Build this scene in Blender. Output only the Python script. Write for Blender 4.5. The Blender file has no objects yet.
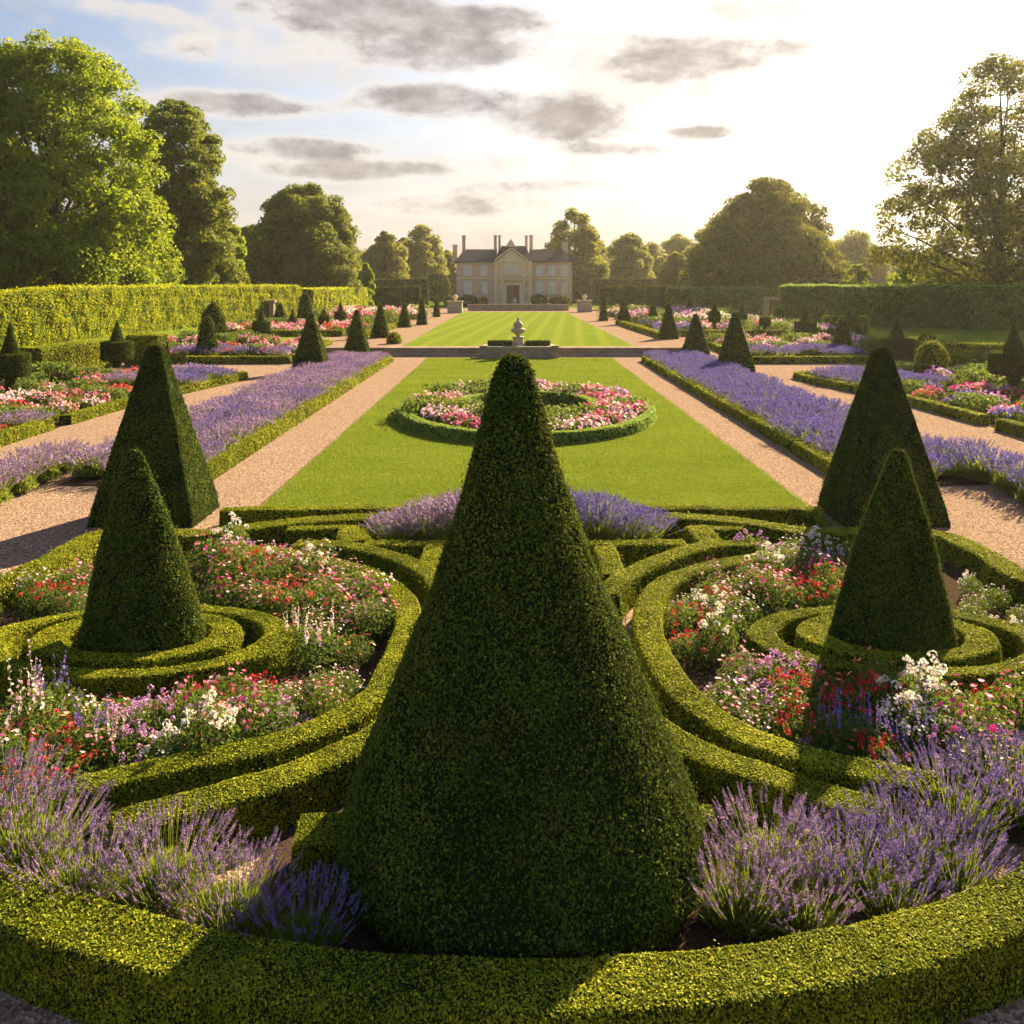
import bpy, math
import numpy as np
from mathutils import Vector
R = math.radians
C = bpy.context.scene.collection
sc = bpy.context.scene

# ------------------------------------------------------------------ camera
FPX, HC, HZY = 900.0, 4.6, 283.0
cam_d = bpy.data.cameras.new("camera"); cam = bpy.data.objects.new("camera", cam_d); C.objects.link(cam)
cam.location = (0, 0, HC); cam.rotation_euler = (R(90), 0, 0)
cam_d.sensor_width = 36.0; cam_d.lens = 36.0 * FPX / 1024.0
cam_d.shift_y = -(512.0 - HZY) / 1024.0
cam_d.clip_start = 0.1; cam_d.clip_end = 9000
sc.camera = cam

# ------------------------------------------------------------------ sun + sky
AZ, EL = R(33), R(27)
SUN = Vector((math.sin(AZ) * math.cos(EL), math.cos(AZ) * math.cos(EL), math.sin(EL)))
ld = bpy.data.lights.new("sun", 'SUN'); ld.energy = 5.0; ld.angle = R(0.6); ld.color = (1.0, 0.78, 0.47)
lo = bpy.data.objects.new("sun", ld); C.objects.link(lo)
lo.rotation_euler = SUN.to_track_quat('Z', 'Y').to_euler(); lo.location = (60, 60, 60)

world = bpy.data.worlds.new("World"); sc.world = world; world.use_nodes = True
nt = world.node_tree; N = nt.nodes; L = nt.links
for n in list(N): N.remove(n)

def nn(tree, typ, **kw):
    n = tree.nodes.new(typ)
    for k, v in kw.items():
        if k in ('op',): n.operation = v
        elif k == 'blend': n.blend_type = v
        else: setattr(n, k, v)
    return n
def mth(tree, op, a, b=None, clamp=False):
    n = tree.nodes.new('ShaderNodeMath'); n.operation = op; n.use_clamp = clamp
    for i, v in enumerate((a, b)):
        if v is None: continue
        if isinstance(v, (int, float)): n.inputs[i].default_value = v
        else: tree.links.new(v, n.inputs[i])
    return n.outputs[0]
def mix(tree, fac, a, b, blend='MIX'):
    n = tree.nodes.new('ShaderNodeMix'); n.data_type = 'RGBA'; n.blend_type = blend
    for s, v in ((0, fac), (6, a), (7, b)):
        if isinstance(v, (int, float)): n.inputs[s].default_value = v
        elif isinstance(v, tuple): n.inputs[s].default_value = (*v, 1) if len(v) == 3 else v
        else: tree.links.new(v, n.inputs[s])
    return n.outputs[2]
def ramp(tree, fac, stops, interp='LINEAR'):
    n = tree.nodes.new('ShaderNodeValToRGB'); cr = n.color_ramp; cr.interpolation = interp
    while len(cr.elements) < len(stops): cr.elements.new(0.5)
    for e, (p, c) in zip(cr.elements, stops):
        e.position = p; e.color = (*c, 1) if not isinstance(c, (int, float)) else (c, c, c, 1)
    tree.links.new(fac, n.inputs[0]); return n.outputs[0]

sky = nn(nt, 'ShaderNodeTexSky', sky_type='NISHITA', sun_disc=False, sun_elevation=EL, sun_rotation=AZ)
sky.air_density = 1.0; sky.dust_density = 2.5; sky.ozone_density = 1.5; sky.altitude = 50
tc = nn(nt, 'ShaderNodeTexCoord'); sep = nn(nt, 'ShaderNodeSeparateXYZ'); L.new(tc.outputs['Generated'], sep.inputs[0])
az = mth(nt, 'ARCTAN2', sep.outputs[0], sep.outputs[1]); el = mth(nt, 'ARCSINE', sep.outputs[2])
# cloud layer: noise in azimuth / elevation, stretched sideways, with banks where the clouds stand
comb = nn(nt, 'ShaderNodeCombineXYZ'); L.new(az, comb.inputs[0]); L.new(mth(nt, 'MULTIPLY', el, 2.0), comb.inputs[1])
nz = nn(nt, 'ShaderNodeTexNoise'); nz.inputs['Scale'].default_value = 5.5; nz.inputs['Detail'].default_value = 9; nz.inputs['Roughness'].default_value = .58
L.new(comb.outputs[0], nz.inputs['Vector'])
nz2 = nn(nt, 'ShaderNodeTexNoise'); nz2.inputs['Scale'].default_value = 20; nz2.inputs['Detail'].default_value = 8; nz2.inputs['Roughness'].default_value = .6
L.new(comb.outputs[0], nz2.inputs['Vector'])
warp = mth(nt, 'ADD', mth(nt, 'MULTIPLY', mth(nt, 'SUBTRACT', nz2.outputs[0], .5), 3.4), mth(nt, 'MULTIPLY', mth(nt, 'SUBTRACT', nz.outputs[0], .5), 5.5))
def bank(px, py, rx, ry, amp):
    a0 = math.atan((px - 512) / FPX); e0 = math.atan((HZY - py) / FPX * math.cos(a0))
    dx = mth(nt, 'DIVIDE', mth(nt, 'SUBTRACT', az, a0), rx / FPX)
    dy = mth(nt, 'DIVIDE', mth(nt, 'SUBTRACT', el, e0), ry / FPX)
    d2 = mth(nt, 'ADD', mth(nt, 'MULTIPLY', dx, dx), mth(nt, 'MULTIPLY', dy, dy))
    d2 = mth(nt, 'ADD', d2, warp)
    g = mth(nt, 'POWER', 2.718, mth(nt, 'MULTIPLY', d2, -1.0))
    return mth(nt, 'MULTIPLY', g, amp)
acc = None
for b in [(345, 12, 95, 20, 1), (440, 52, 70, 14, 1.2), (418, 98, 60, 13, .9), (560, 118, 62, 20, 1), (690, 58, 66, 18, 1.25), (235, 105, 70, 10, .8),
          (300, 148, 60, 9, .7), (495, 20, 60, 12, .7), (700, 132, 30, 6, .6), (455, 205, 90, 12, .5), (340, 172, 70, 8, .55), (90, 125, 60, 8, .3), (400, 168, 60, 6, .5), (250, 55, 70, 12, .35), (560, 185, 80, 7, .4), (610, 150, 50, 6, .45), (795, 48, 26, 7, .6)]:
    g = bank(*b); acc = g if acc is None else mth(nt, 'ADD', acc, g)
body = mth(nt, 'MULTIPLY', acc, 1.0, clamp=True)
acc2 = None
for b in [(280, 45, 110, 16, .8), (150, 12, 90, 10, .6), (330, 78, 80, 14, .7), (100, 100, 90, 10, .5), (590, 60, 70, 30, .8), (250, 160, 120, 10, .6), (520, 165, 120, 14, .5), (430, 25, 120, 20, .7), (60, 50, 60, 8, .4), (690, 95, 100, 20, .8)]:
    g = bank(*b); acc2 = g if acc2 is None else mth(nt, 'ADD', acc2, g)
white = ramp(nt, acc2, [(.15, 0.0), (.7, .85)])
# thin bright veil, thicker towards the horizon and the sun
sdot = nn(nt, 'ShaderNodeVectorMath', operation='DOT_PRODUCT'); L.new(tc.outputs['Generated'], sdot.inputs[0]); sdot.inputs[1].default_value = tuple(SUN)
near = ramp(nt, sdot.outputs['Value'], [(0.83, 0.0), (0.955, .5), (.99, 1.0)])
veil = ramp(nt, mth(nt, 'ADD', nz.outputs[0], mth(nt, 'MULTIPLY', near, .34)), [(.47, .0), (.62, .5), (.80, 1.0)])
low = ramp(nt, el, [(0.0, .95), (.10, .6), (.28, 0.0)])
veil = mth(nt, 'MULTIPLY', mth(nt, 'MAXIMUM', veil, low), ramp(nt, sdot.outputs['Value'], [(0.0, .70), (.45, 1.0)]))
skyc = mix(nt, 1.0, sky.outputs[0], (.042, .044, .048), 'MULTIPLY')
veilc = mix(nt, 1.0, mix(nt, near, (.232, .208, .192), (.36, .34, .31)), ramp(nt, mth(nt, 'ADD', mth(nt, 'MULTIPLY', nz.outputs[0], .5), mth(nt, 'MULTIPLY', nz2.outputs[0], .5)), [(.36, .74), (.60, 1.12)]), 'MULTIPLY')
c1 = mix(nt, veil, skyc, veilc)
darkc = mix(nt, near, mix(nt, ramp(nt, nz2.outputs[0], [(.35, 0.0), (.65, 1.0)]), (.105, .095, .098), (.20, .18, .17)), mix(nt, ramp(nt, nz2.outputs[0], [(.35, 0.0), (.65, 1.0)]), (.16, .135, .115), (.30, .26, .22)))
c1 = mix(nt, white, c1, mix(nt, near, (.262, .245, .228), (.35, .335, .31)))
core = ramp(nt, body, [(.18, 0.0), (.5, .75), (.9, .95)])
edge = ramp(nt, body, [(.05, 0.0), (.25, .75), (.5, .4), (.8, 0.0)])
c1 = mix(nt, edge, c1, mix(nt, near, (.29, .272, .25), (.36, .34, .31)))
c1 = mix(nt, core, c1, darkc)
bg = nn(nt, 'ShaderNodeBackground'); L.new(c1, bg.inputs[0]); bg.inputs[1].default_value = 0.73
wo = nn(nt, 'ShaderNodeOutputWorld'); L.new(bg.outputs[0], wo.inputs[0])

sc.view_settings.view_transform = 'Standard'; sc.view_settings.look = 'None'
sc.view_settings.exposure = 2.15; sc.view_settings.gamma = 1; sc.view_settings.use_curve_mapping = False
sc.cycles.use_denoising = True
sc.cycles.max_bounces = 6; sc.cycles.diffuse_bounces = 3; sc.cycles.transmission_bounces = 4; sc.cycles.transparent_max_bounces = 6
sc.cycles.volume_bounces = 0

# ------------------------------------------------------------------ helpers
def rng(s): return np.random.default_rng(s)
def tag(o, label=None, cat=None, group=None, kind=None):
    if label: o['label'] = label
    if cat: o['category'] = cat
    if group: o['group'] = group
    if kind: o['kind'] = kind
    return o
def W(px, py, z=0.0):
    Y = (HC - z) * FPX / (py - HZY); return np.array([(px - 512) * Y / FPX, Y])
def build(name, parts, mats, loc=(0, 0, 0), parent=None, world=True, smooth=()):
    """parts: list of (V(n,3), F(m,k), material index, val per face or scalar) -> one mesh object"""
    vs, fi, st, tot, mi, va, off, lo_ = [], [], [], [], [], [], 0, 0
    for V, F, m, val in parts:
        if len(F) == 0: continue
        V = np.asarray(V, float); F = np.asarray(F, int); k = F.shape[1]
        vs.append(V); fi.append((F + off).ravel()); off += len(V)
        st.append(lo_ + np.arange(len(F)) * k); tot.append(np.full(len(F), k)); lo_ += len(F) * k
        mi.append(np.full(len(F), m)); va.append(np.broadcast_to(np.asarray(val, float), (len(F),)))
    V = np.concatenate(vs); fi = np.concatenate(fi); st = np.concatenate(st); tot = np.concatenate(tot); mi = np.concatenate(mi); va = np.concatenate(va)
    if world: V = V - np.array(loc)
    me = bpy.data.meshes.new(name)
    me.vertices.add(len(V)); me.vertices.foreach_set('co', V.astype(np.float32).ravel())
    me.loops.add(len(fi)); me.loops.foreach_set('vertex_index', fi.astype(np.int32))
    me.polygons.add(len(st)); me.polygons.foreach_set('loop_start', st.astype(np.int32))
    me.polygons.foreach_set('loop_total', tot.astype(np.int32)); me.polygons.foreach_set('material_index', mi.astype(np.int32))
    if smooth: me.polygons.foreach_set('use_smooth', np.isin(mi, smooth))
    else: me.polygons.foreach_set('use_smooth', np.zeros(len(st), bool))
    me.update(calc_edges=True)
    a = me.attributes.new('var', 'FLOAT', 'FACE'); a.data.foreach_set('value', va.astype(np.float32))
    for m in mats: me.materials.append(m)
    o = bpy.data.objects.new(name, me); C.objects.link(o)
    if parent is not None: o.parent = parent
    if loc is not None: o.location = loc
    return o
def empty(name, loc=(0, 0, 0)):
    o = bpy.data.objects.new(name, None); C.objects.link(o); o.location = loc; o.empty_display_size = .2; return o
def copy_tree(o, parent=None):
    c = o.copy(); C.objects.link(c)
    if parent is not None: c.parent = parent
    for ch in list(o.children): copy_tree(ch, c)
    return c
def unit(v): return v / np.maximum(np.linalg.norm(v, axis=-1, keepdims=True), 1e-9)
def wob(P, s, seed=0):
    """smooth pseudo noise, about -1..1"""
    g = rng(seed + 77); out = np.zeros(len(P))
    for i in range(5):
        d = unit(g.normal(size=3)) * s * (1 + .55 * i); out += np.sin(P @ d + g.uniform(0, 6.28)) / (1 + .35 * i)
    return out / 2.6
def leaves(P, Nn, size, g, bias=.7, w=.55, up=0.0, jit=.35):
    n = len(P); ln = unit(Nn * bias + g.normal(size=(n, 3)) * .6 + np.array([0, 0, up]))
    t = unit(np.cross(ln, g.normal(size=(n, 3)))); b = np.cross(ln, t)
    s = (size * (1 + jit * g.uniform(-1, 1, n)))[:, None]
    V = np.stack([P - t * s * .5, P + b * s * w * .5 + ln * s * .08, P + t * s * .5, P - b * s * w * .5 + ln * s * .08], 1).reshape(-1, 3)
    return V, np.arange(4 * n).reshape(-1, 4)
def surf_sample(V, F, n, g, wfun=None):
    if F.shape[1] == 4: T = np.concatenate([F[:, [0, 1, 2]], F[:, [0, 2, 3]]])
    else: T = F
    a, b, c = V[T[:, 0]], V[T[:, 1]], V[T[:, 2]]; cr = np.cross(b - a, c - a); A = np.linalg.norm(cr, axis=1) * .5; nr = unit(cr)
    w = A * (wfun((a + b + c) / 3, nr) if wfun else 1.0)
    if callable(n): n = int(n(w.sum()))
    i = g.choice(len(T), n, p=w / w.sum()); u, v = g.random(n), g.random(n); fl = u + v > 1; u[fl], v[fl] = 1 - u[fl], 1 - v[fl]
    return a[i] + (b[i] - a[i]) * u[:, None] + (c[i] - a[i]) * v[:, None], nr[i]
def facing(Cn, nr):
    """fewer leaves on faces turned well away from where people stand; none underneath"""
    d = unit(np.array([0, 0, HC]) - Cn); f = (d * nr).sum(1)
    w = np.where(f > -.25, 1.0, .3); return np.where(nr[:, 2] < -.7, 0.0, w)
def foliate(V, F, size, seed, cover=1.9, depth=None, bias=1.0, up=.05, lump=.5, lumpy=5.0, tidy=1.0):
    g = rng(seed); depth = (size * .55 if depth is None else depth) * tidy
    P, Nn = surf_sample(V, F, lambda A: cover * A / (.5 * .55 * size * size), g, facing)
    stray = (g.random(len(P)) < .025 * tidy * tidy) * g.uniform(.5, 2.2, len(P)) * size
    P = P + Nn * (g.normal(size=len(P)) * depth * .6 + wob(P, lumpy, seed) * depth * lump + wob(P, lumpy * 3, seed + 9) * depth * .45 + stray)[:, None]
    LV, LF = leaves(P, Nn, size, g, bias=bias, up=up)
    va = np.clip(.5 + .22 * wob(P, lumpy * .35, seed + 5) + g.normal(size=len(P)) * .22, 0, 1)
    return LV, LF, 1, va
def lsize(Y): return float(np.clip(.0145 + .00195 * Y, .024, .34))
def spline(pts, step, closed=False):
    P = np.array(pts, float); n = len(P)
    if closed: Q = np.concatenate([P[-1:], P, P[:2]])
    else: Q = np.concatenate([2 * P[:1] - P[1:2], P, 2 * P[-1:] - P[-2:-1]])
    out = []
    for i in range(1, len(Q) - 2):
        p0, p1, p2, p3 = Q[i - 1:i + 3]
        for t in np.linspace(0, 1, 10, endpoint=False):
            out.append(.5 * ((2 * p1) + (-p0 + p2) * t + (2 * p0 - 5 * p1 + 4 * p2 - p3) * t * t + (-p0 + 3 * p1 - 3 * p2 + p3) * t ** 3))
    if not closed: out.append(Q[-2])
    out = np.array(out)
    if closed: out = np.concatenate([out, out[:1]])
    s = np.concatenate([[0], np.cumsum(np.linalg.norm(np.diff(out, axis=0), axis=1))]); m = max(2, int(s[-1] / step))
    t = np.linspace(0, s[-1], m + (0 if closed else 1), endpoint=not closed)
    return np.stack([np.interp(t, s, out[:, 0]), np.interp(t, s, out[:, 1])], 1)
def sweep(path, width, h, z0=0.0, closed=False, rnd=.09, batter=.03, seed=0, amp=.012, hz=None):
    """rounded box section along a ground path -> V, F"""
    n = len(path)
    if closed: tg = np.roll(path, -1, 0) - np.roll(path, 1, 0)
    else: tg = np.gradient(path, axis=0)
    tg = unit(tg); nr = np.stack([-tg[:, 1], tg[:, 0]], 1); w = width / 2; r = min(rnd * h, w * .4)
    prof = [(-w - batter, 0), (-w - batter * .6, h * .35), (-w - batter * .2, h * .7), (-w, h - r), (-w + r * .35, h - r * .3), (-w + r, h), (-w * .35, h), (w * .35, h), (w - r, h), (w - r * .35, h - r * .3), (w, h - r), (w + batter * .2, h * .7), (w + batter * .6, h * .35), (w + batter, 0)]
    k = len(prof); V = np.zeros((n, k, 3))
    zz = np.zeros(n) + z0 if hz is None else hz
    for j, (a, z) in enumerate(prof):
        V[:, j, :2] = path + nr * a; V[:, j, 2] = zz + z
    V = V.reshape(-1, 3)
    m = n if closed else n - 1
    i = np.arange(m)[:, None]; j = np.arange(k - 1)[None]; i2 = (i + 1) % n
    F = np.stack([i * k + j, i * k + j + 1, i2 * k + j + 1, i2 * k + j], -1).reshape(-1, 4)
    V = V + np.stack([wob(V, 6, seed), wob(V, 7, seed + 1), wob(V, 5, seed + 2)], 1) * amp * (V[:, 2:3] > z0 + .01)
    if not closed:
        caps = []
        for e in (0, n - 1):
            for q in range(k // 2 - 1):
                a, b, c, d = e * k + q, e * k + q + 1, e * k + k - 2 - q, e * k + k - 1 - q
                caps.append([a, b, c, d][::-1] if e == n - 1 else [a, b, c, d])
        F = np.concatenate([F, np.array(caps)])
    # make the outside face outwards
    a, b, c = V[F[:, 0]], V[F[:, 1]], V[F[:, 2]]
    if not closed:
        F[:] = F
    return V, F[:, ::-1]
def orient(V, F, path):
    """flip faces whose normal looks at the spine of the hedge"""
    a, b, c = V[F[:, 0]], V[F[:, 1]], V[F[:, 2]]; nr = np.cross(b - a, c - a); ce = (a + b + c) / 3
    idx = np.argmin(((ce[:, None, :2] - path[None]) ** 2).sum(-1), 1) if len(ce) * len(path) < 6e6 else None
    if idx is None: return F
    sp = np.concatenate([path[idx], (ce[:, 2:3] * 0 + V[:, 2].min() + .4 * (V[:, 2].max() - V[:, 2].min()))], 1)
    fl = ((ce - sp) * nr).sum(1) < 0; F = F.copy(); F[fl] = F[fl][:, ::-1]; return F
def lathe(prof, seg=48, ctr=(0, 0), sy=1.0, rot=0.0, seed=None, amp=0.0, z0=0.0):
    k = len(prof); th = np.linspace(0, 2 * np.pi, seg, endpoint=False) + rot; V = np.zeros((k, seg, 3))
    for i, (r, z) in enumerate(prof): V[i, :, 0] = ctr[0] + r * np.cos(th); V[i, :, 1] = ctr[1] + r * np.sin(th) * sy; V[i, :, 2] = z0 + z
    V = V.reshape(-1, 3)
    if seed is not None: V += unit(V - np.array([ctr[0], ctr[1], z0 + prof[-1][1] * .4])) * (wob(V, 3.5, seed) * amp)[:, None]
    i = np.arange(k - 1)[:, None]; j = np.arange(seg)[None]; j2 = (j + 1) % seg
    F = np.stack([i * seg + j, i * seg + j2, (i + 1) * seg + j2, (i + 1) * seg + j], -1).reshape(-1, 4)
    return V, F
def densify(prof, n=24):
    P = np.array(prof, float); s = np.concatenate([[0], np.cumsum(np.linalg.norm(np.diff(P, axis=0), axis=1))]); t = np.linspace(0, s[-1], n)
    return [(a, b) for a, b in zip(np.interp(t, s, P[:, 0]), np.interp(t, s, P[:, 1]))]
def tube(pts, rad, seg=7):
    P = np.array(pts, float); k = len(P); tg = unit(np.gradient(P, axis=0)); ref = np.array([.3, .2, 1.0]) if abs(tg[0, 2]) < .8 else np.array([1., .1, 0])
    a = unit(np.cross(tg, ref)); b = np.cross(tg, a); th = np.linspace(0, 2 * np.pi, seg, endpoint=False)
    V = (P[:, None] + (a[:, None] * np.cos(th)[None, :, None] + b[:, None] * np.sin(th)[None, :, None]) * np.array(rad)[:, None, None]).reshape(-1, 3)
    i = np.arange(k - 1)[:, None]; j = np.arange(seg)[None]; j2 = (j + 1) % seg
    return V, np.stack([i * seg + j, i * seg + j2, (i + 1) * seg + j2, (i + 1) * seg + j], -1).reshape(-1, 4)
def box(x0, x1, y0, y1, z0, z1):
    V = np.array([[x, y, z] for z in (z0, z1) for y in (y0, y1) for x in (x0, x1)], float)
    return V, np.array([[0, 2, 3, 1], [4, 5, 7, 6], [0, 1, 5, 4], [2, 6, 7, 3], [0, 4, 6, 2], [1, 3, 7, 5]])
def grid(xs, ys, hf, off):
    X, Y = np.meshgrid(xs, ys); Z = hf(X, Y) + off; V = np.stack([X, Y, Z], -1).reshape(-1, 3); a, b = len(ys), len(xs)
    i = np.arange(a - 1)[:, None]; j = np.arange(b - 1)[None]
    return V, np.stack([i * b + j, i * b + j + 1, (i + 1) * b + j + 1, (i + 1) * b + j], -1).reshape(-1, 4)
def H0(x, y):
    x = np.asarray(x, float); y = np.asarray(y, float)
    return np.where(np.abs(x) < 12, np.where(y >= 56.99, .5, 0.0), np.clip((y - 50) / 14, 0, 1) * .5)
def poly_sheet(pts, z):
    P = np.array(pts, float); V = np.concatenate([P, np.full((len(P), 1), z)], 1); c = np.append(P.mean(0), z)[None]
    V = np.concatenate([V, c]); n = len(P); F = np.array([[i, (i + 1) % n, n] for i in range(n)]); return V, F

# ------------------------------------------------------------------ materials
def newmat(name):
    m = bpy.data.materials.new(name); m.use_nodes = True; t = m.node_tree; p = t.nodes['Principled BSDF']; return m, t, p
def leafmat(name, c0, c1, c2, trans=(.3, .38, .04), tf=.3, rough=.6, patch=1.5, spec=.12, brown=0.0):
    m, t, p = newmat(name); at = t.nodes.new('ShaderNodeAttribute'); at.attribute_name = 'var'
    tcn = t.nodes.new('ShaderNodeTexCoord'); nz = t.nodes.new('ShaderNodeTexNoise'); nz.inputs['Scale'].default_value = patch; nz.inputs['Detail'].default_value = 3
    t.links.new(tcn.outputs['Object'], nz.inputs['Vector'])
    f = mth(t, 'ADD', at.outputs['Fac'], mth(t, 'MULTIPLY', mth(t, 'SUBTRACT', nz.outputs[0], .5), .7), clamp=True)
    col = ramp(t, f, [(0, c0), (.5, c1), (1, c2)]); t.links.new(col, p.inputs['Base Color'])
    if brown:
        nb = t.nodes.new('ShaderNodeTexNoise'); nb.inputs['Scale'].default_value = 2.6; nb.inputs['Detail'].default_value = 5; t.links.new(tcn.outputs['Object'], nb.inputs['Vector'])
        col = mix(t, ramp(t, mth(t, 'ADD', nb.outputs[0], mth(t, 'MULTIPLY', at.outputs['Fac'], .12)), [(.62, 0.0), (.74, brown)]), col, (.11, .075, .022)); t.links.new(col, p.inputs['Base Color'])
    p.inputs['Roughness'].default_value = rough; p.inputs['Specular IOR Level'].default_value = spec
    tr = t.nodes.new('ShaderNodeBsdfTranslucent'); t.links.new(mix(t, .5, col, trans), tr.inputs['Color'])
    ms = t.nodes.new('ShaderNodeMixShader'); ms.inputs[0].default_value = tf
    t.links.new(p.outputs[0], ms.inputs[1]); t.links.new(tr.outputs[0], ms.inputs[2])
    t.links.new(ms.outputs[0], t.nodes['Material Output'].inputs[0]); return m
def plain(name, col, rough=.8, col2=None, scale=6, bump=0.0, metal=0, detail=6):
    m, t, p = newmat(name); p.inputs['Specular IOR Level'].default_value = 0.0 if rough >= .9 else .4; p.inputs['Roughness'].default_value = rough; p.inputs['Metallic'].default_value = metal
    tcn = t.nodes.new('ShaderNodeTexCoord'); nz = t.nodes.new('ShaderNodeTexNoise'); nz.inputs['Scale'].default_value = scale; nz.inputs['Detail'].default_value = detail
    nz.inputs['Roughness'].default_value = .65
    t.links.new(tcn.outputs['Object'], nz.inputs['Vector'])
    c2 = col2 or tuple(x * .65 for x in col); t.links.new(ramp(t, nz.outputs[0], [(.3, c2), (.7, col)]), p.inputs['Base Color'])
    if bump:
        b = t.nodes.new('ShaderNodeBump'); b.inputs['Strength'].default_value = bump; b.inputs['Distance'].default_value = .02
        t.links.new(nz.outputs[0], b.inputs['Height']); t.links.new(b.outputs[0], p.inputs['Normal'])
    return m
def petal(name, cols, tf=.3, glow=1.0):
    m, t, p = newmat(name); at = t.nodes.new('ShaderNodeAttribute'); at.attribute_name = 'var'; n = len(cols)
    col = ramp(t, at.outputs['Fac'], [(i / n, c) for i, c in enumerate(cols)], 'CONSTANT'); t.links.new(col, p.inputs['Base Color'])
    p.inputs['Roughness'].default_value = .6; p.inputs['Specular IOR Level'].default_value = .2
    tr = t.nodes.new('ShaderNodeBsdfTranslucent'); t.links.new(col, tr.inputs['Color'])
    ms = t.nodes.new('ShaderNodeMixShader'); ms.inputs[0].default_value = tf
    t.links.new(p.outputs[0], ms.inputs[1]); t.links.new(tr.outputs[0], ms.inputs[2])
    t.links.new(ms.outputs[0], t.nodes['Material Output'].inputs[0]); return m

M = {}
M['box'] = leafmat('box_leaves', (.040, .075, .008), (.215, .255, .015), (.53, .52, .028), (.50, .52, .02), .20, patch=2.2, spec=.06, brown=.25)
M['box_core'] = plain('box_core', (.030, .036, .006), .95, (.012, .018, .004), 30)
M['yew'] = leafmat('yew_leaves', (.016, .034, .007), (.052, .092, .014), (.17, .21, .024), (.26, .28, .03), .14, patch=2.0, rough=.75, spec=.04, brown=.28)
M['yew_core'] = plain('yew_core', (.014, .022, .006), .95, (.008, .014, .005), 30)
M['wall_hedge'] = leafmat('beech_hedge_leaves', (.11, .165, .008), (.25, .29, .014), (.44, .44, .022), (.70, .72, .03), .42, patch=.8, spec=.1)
M['wall_core'] = plain('beech_core', (.06, .09, .015), .9, (.03, .05, .01), 5)
M['shade_hedge'] = leafmat('shade_toned_hedge_leaves', (.08, .16, .028), (.19, .31, .055), (.33, .44, .09), (.50, .64, .09), .38, patch=.8)  # right hedges' shade put into a greener leaf colour; oval bed shares it
M['lime'] = leafmat('lime_tree_leaves', (.055, .115, .008), (.13, .215, .014), (.28, .35, .022), (.55, .62, .03), .42, patch=.35)
M['oak'] = leafmat('oak_leaves', (.028, .058, .008), (.075, .125, .014), (.19, .24, .024), (.46, .48, .04), .34, patch=.3)
M['sun_oak'] = leafmat('backlit_oak_leaves', (.030, .055, .010), (.080, .110, .018), (.19, .21, .03), (.48, .45, .05), .28, patch=.3, rough=.8, spec=.05)
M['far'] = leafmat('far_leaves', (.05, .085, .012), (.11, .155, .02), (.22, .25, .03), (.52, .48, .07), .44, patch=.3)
M['bark'] = plain('bark', (.09, .065, .045), .9, (.04, .03, .02), 12, .5)
M['green'] = leafmat('plant_leaves', (.035, .075, .014), (.07, .13, .022), (.14, .20, .03), (.30, .36, .04), .32, patch=1.5)
M['lime_green'] = leafmat('pale_plant_leaves', (.12, .16, .03), (.22, .25, .05), (.36, .36, .09), (.5, .5, .08), .35)
M['grey_green'] = leafmat('lavender_leaves', (.08, .13, .03), (.16, .22, .045), (.27, .32, .07), (.42, .48, .06), .34)
M['lav'] = petal('lavender_petals', [(.18, .12, .34), (.26, .17, .44), (.34, .23, .50), (.43, .31, .54), (.22, .15, .44)], .3)
M['lav_pink'] = petal('mauve_lavender_petals', [(.24, .15, .34), (.34, .22, .44), (.45, .30, .52), (.55, .40, .56), (.22, .14, .35), (.29, .21, .31)], .35)
M['lav_blue'] = petal('violet_lavender_petals', [(.13, .10, .35), (.18, .14, .45), (.25, .19, .53), (.33, .26, .56), (.15, .12, .38)], .28)
PAL = dict(
    cream=[(.50, .50, .16), (.60, .58, .26), (.42, .46, .12), (.72, .68, .40), (.52, .52, .20)],
    pink=[(.64, .14, .26), (.74, .30, .42), (.66, .09, .20), (.82, .52, .58), (.55, .05, .18)],
    red=[(.50, .010, .02), (.60, .03, .04), (.45, .01, .04), (.66, .07, .05), (.58, .03, .10)],
    coral=[(.66, .12, .08), (.75, .25, .16), (.58, .05, .05), (.80, .38, .27), (.62, .10, .12)],
    lilac=[(.60, .22, .60), (.72, .36, .72), (.50, .20, .62), (.80, .52, .78), (.66, .24, .55)],
    white=[(.86, .82, .72), (.88, .80, .78), (.84, .70, .70), (.88, .86, .66), (.80, .78, .70)],
    blush=[(.86, .55, .60), (.88, .68, .68), (.82, .40, .52), (.88, .78, .74), (.78, .50, .66)],
    magenta=[(.70, .03, .25), (.60, .03, .30), (.78, .10, .35), (.55, .02, .18), (.80, .25, .50)],
    blue=[(.12, .08, .40), (.20, .12, .50), (.16, .10, .46), (.28, .18, .55), (.12, .10, .36)],
    mix=[(.75, .16, .30), (.85, .50, .60), (.62, .30, .66), (.86, .74, .70), (.70, .08, .12), (.80, .36, .20)])
for k, v in PAL.items(): M['p_' + k] = petal(k + '_petals', v, .28)
M['eye'] = plain('flower_eye', (.60, .42, .05), .7)
M['stone'] = plain('garden_stone', (.46, .38, .30), .85, (.24, .19, .15), 3.5, .5)
M['pale_stone'] = plain('pale_stone', (.76, .64, .46), .9, (.60, .48, .33), 1.2, .2)
M['soil'] = plain('soil_crumb', (.085, .058, .042), .95, (.030, .021, .016), 22, 1.0, detail=9)

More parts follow.
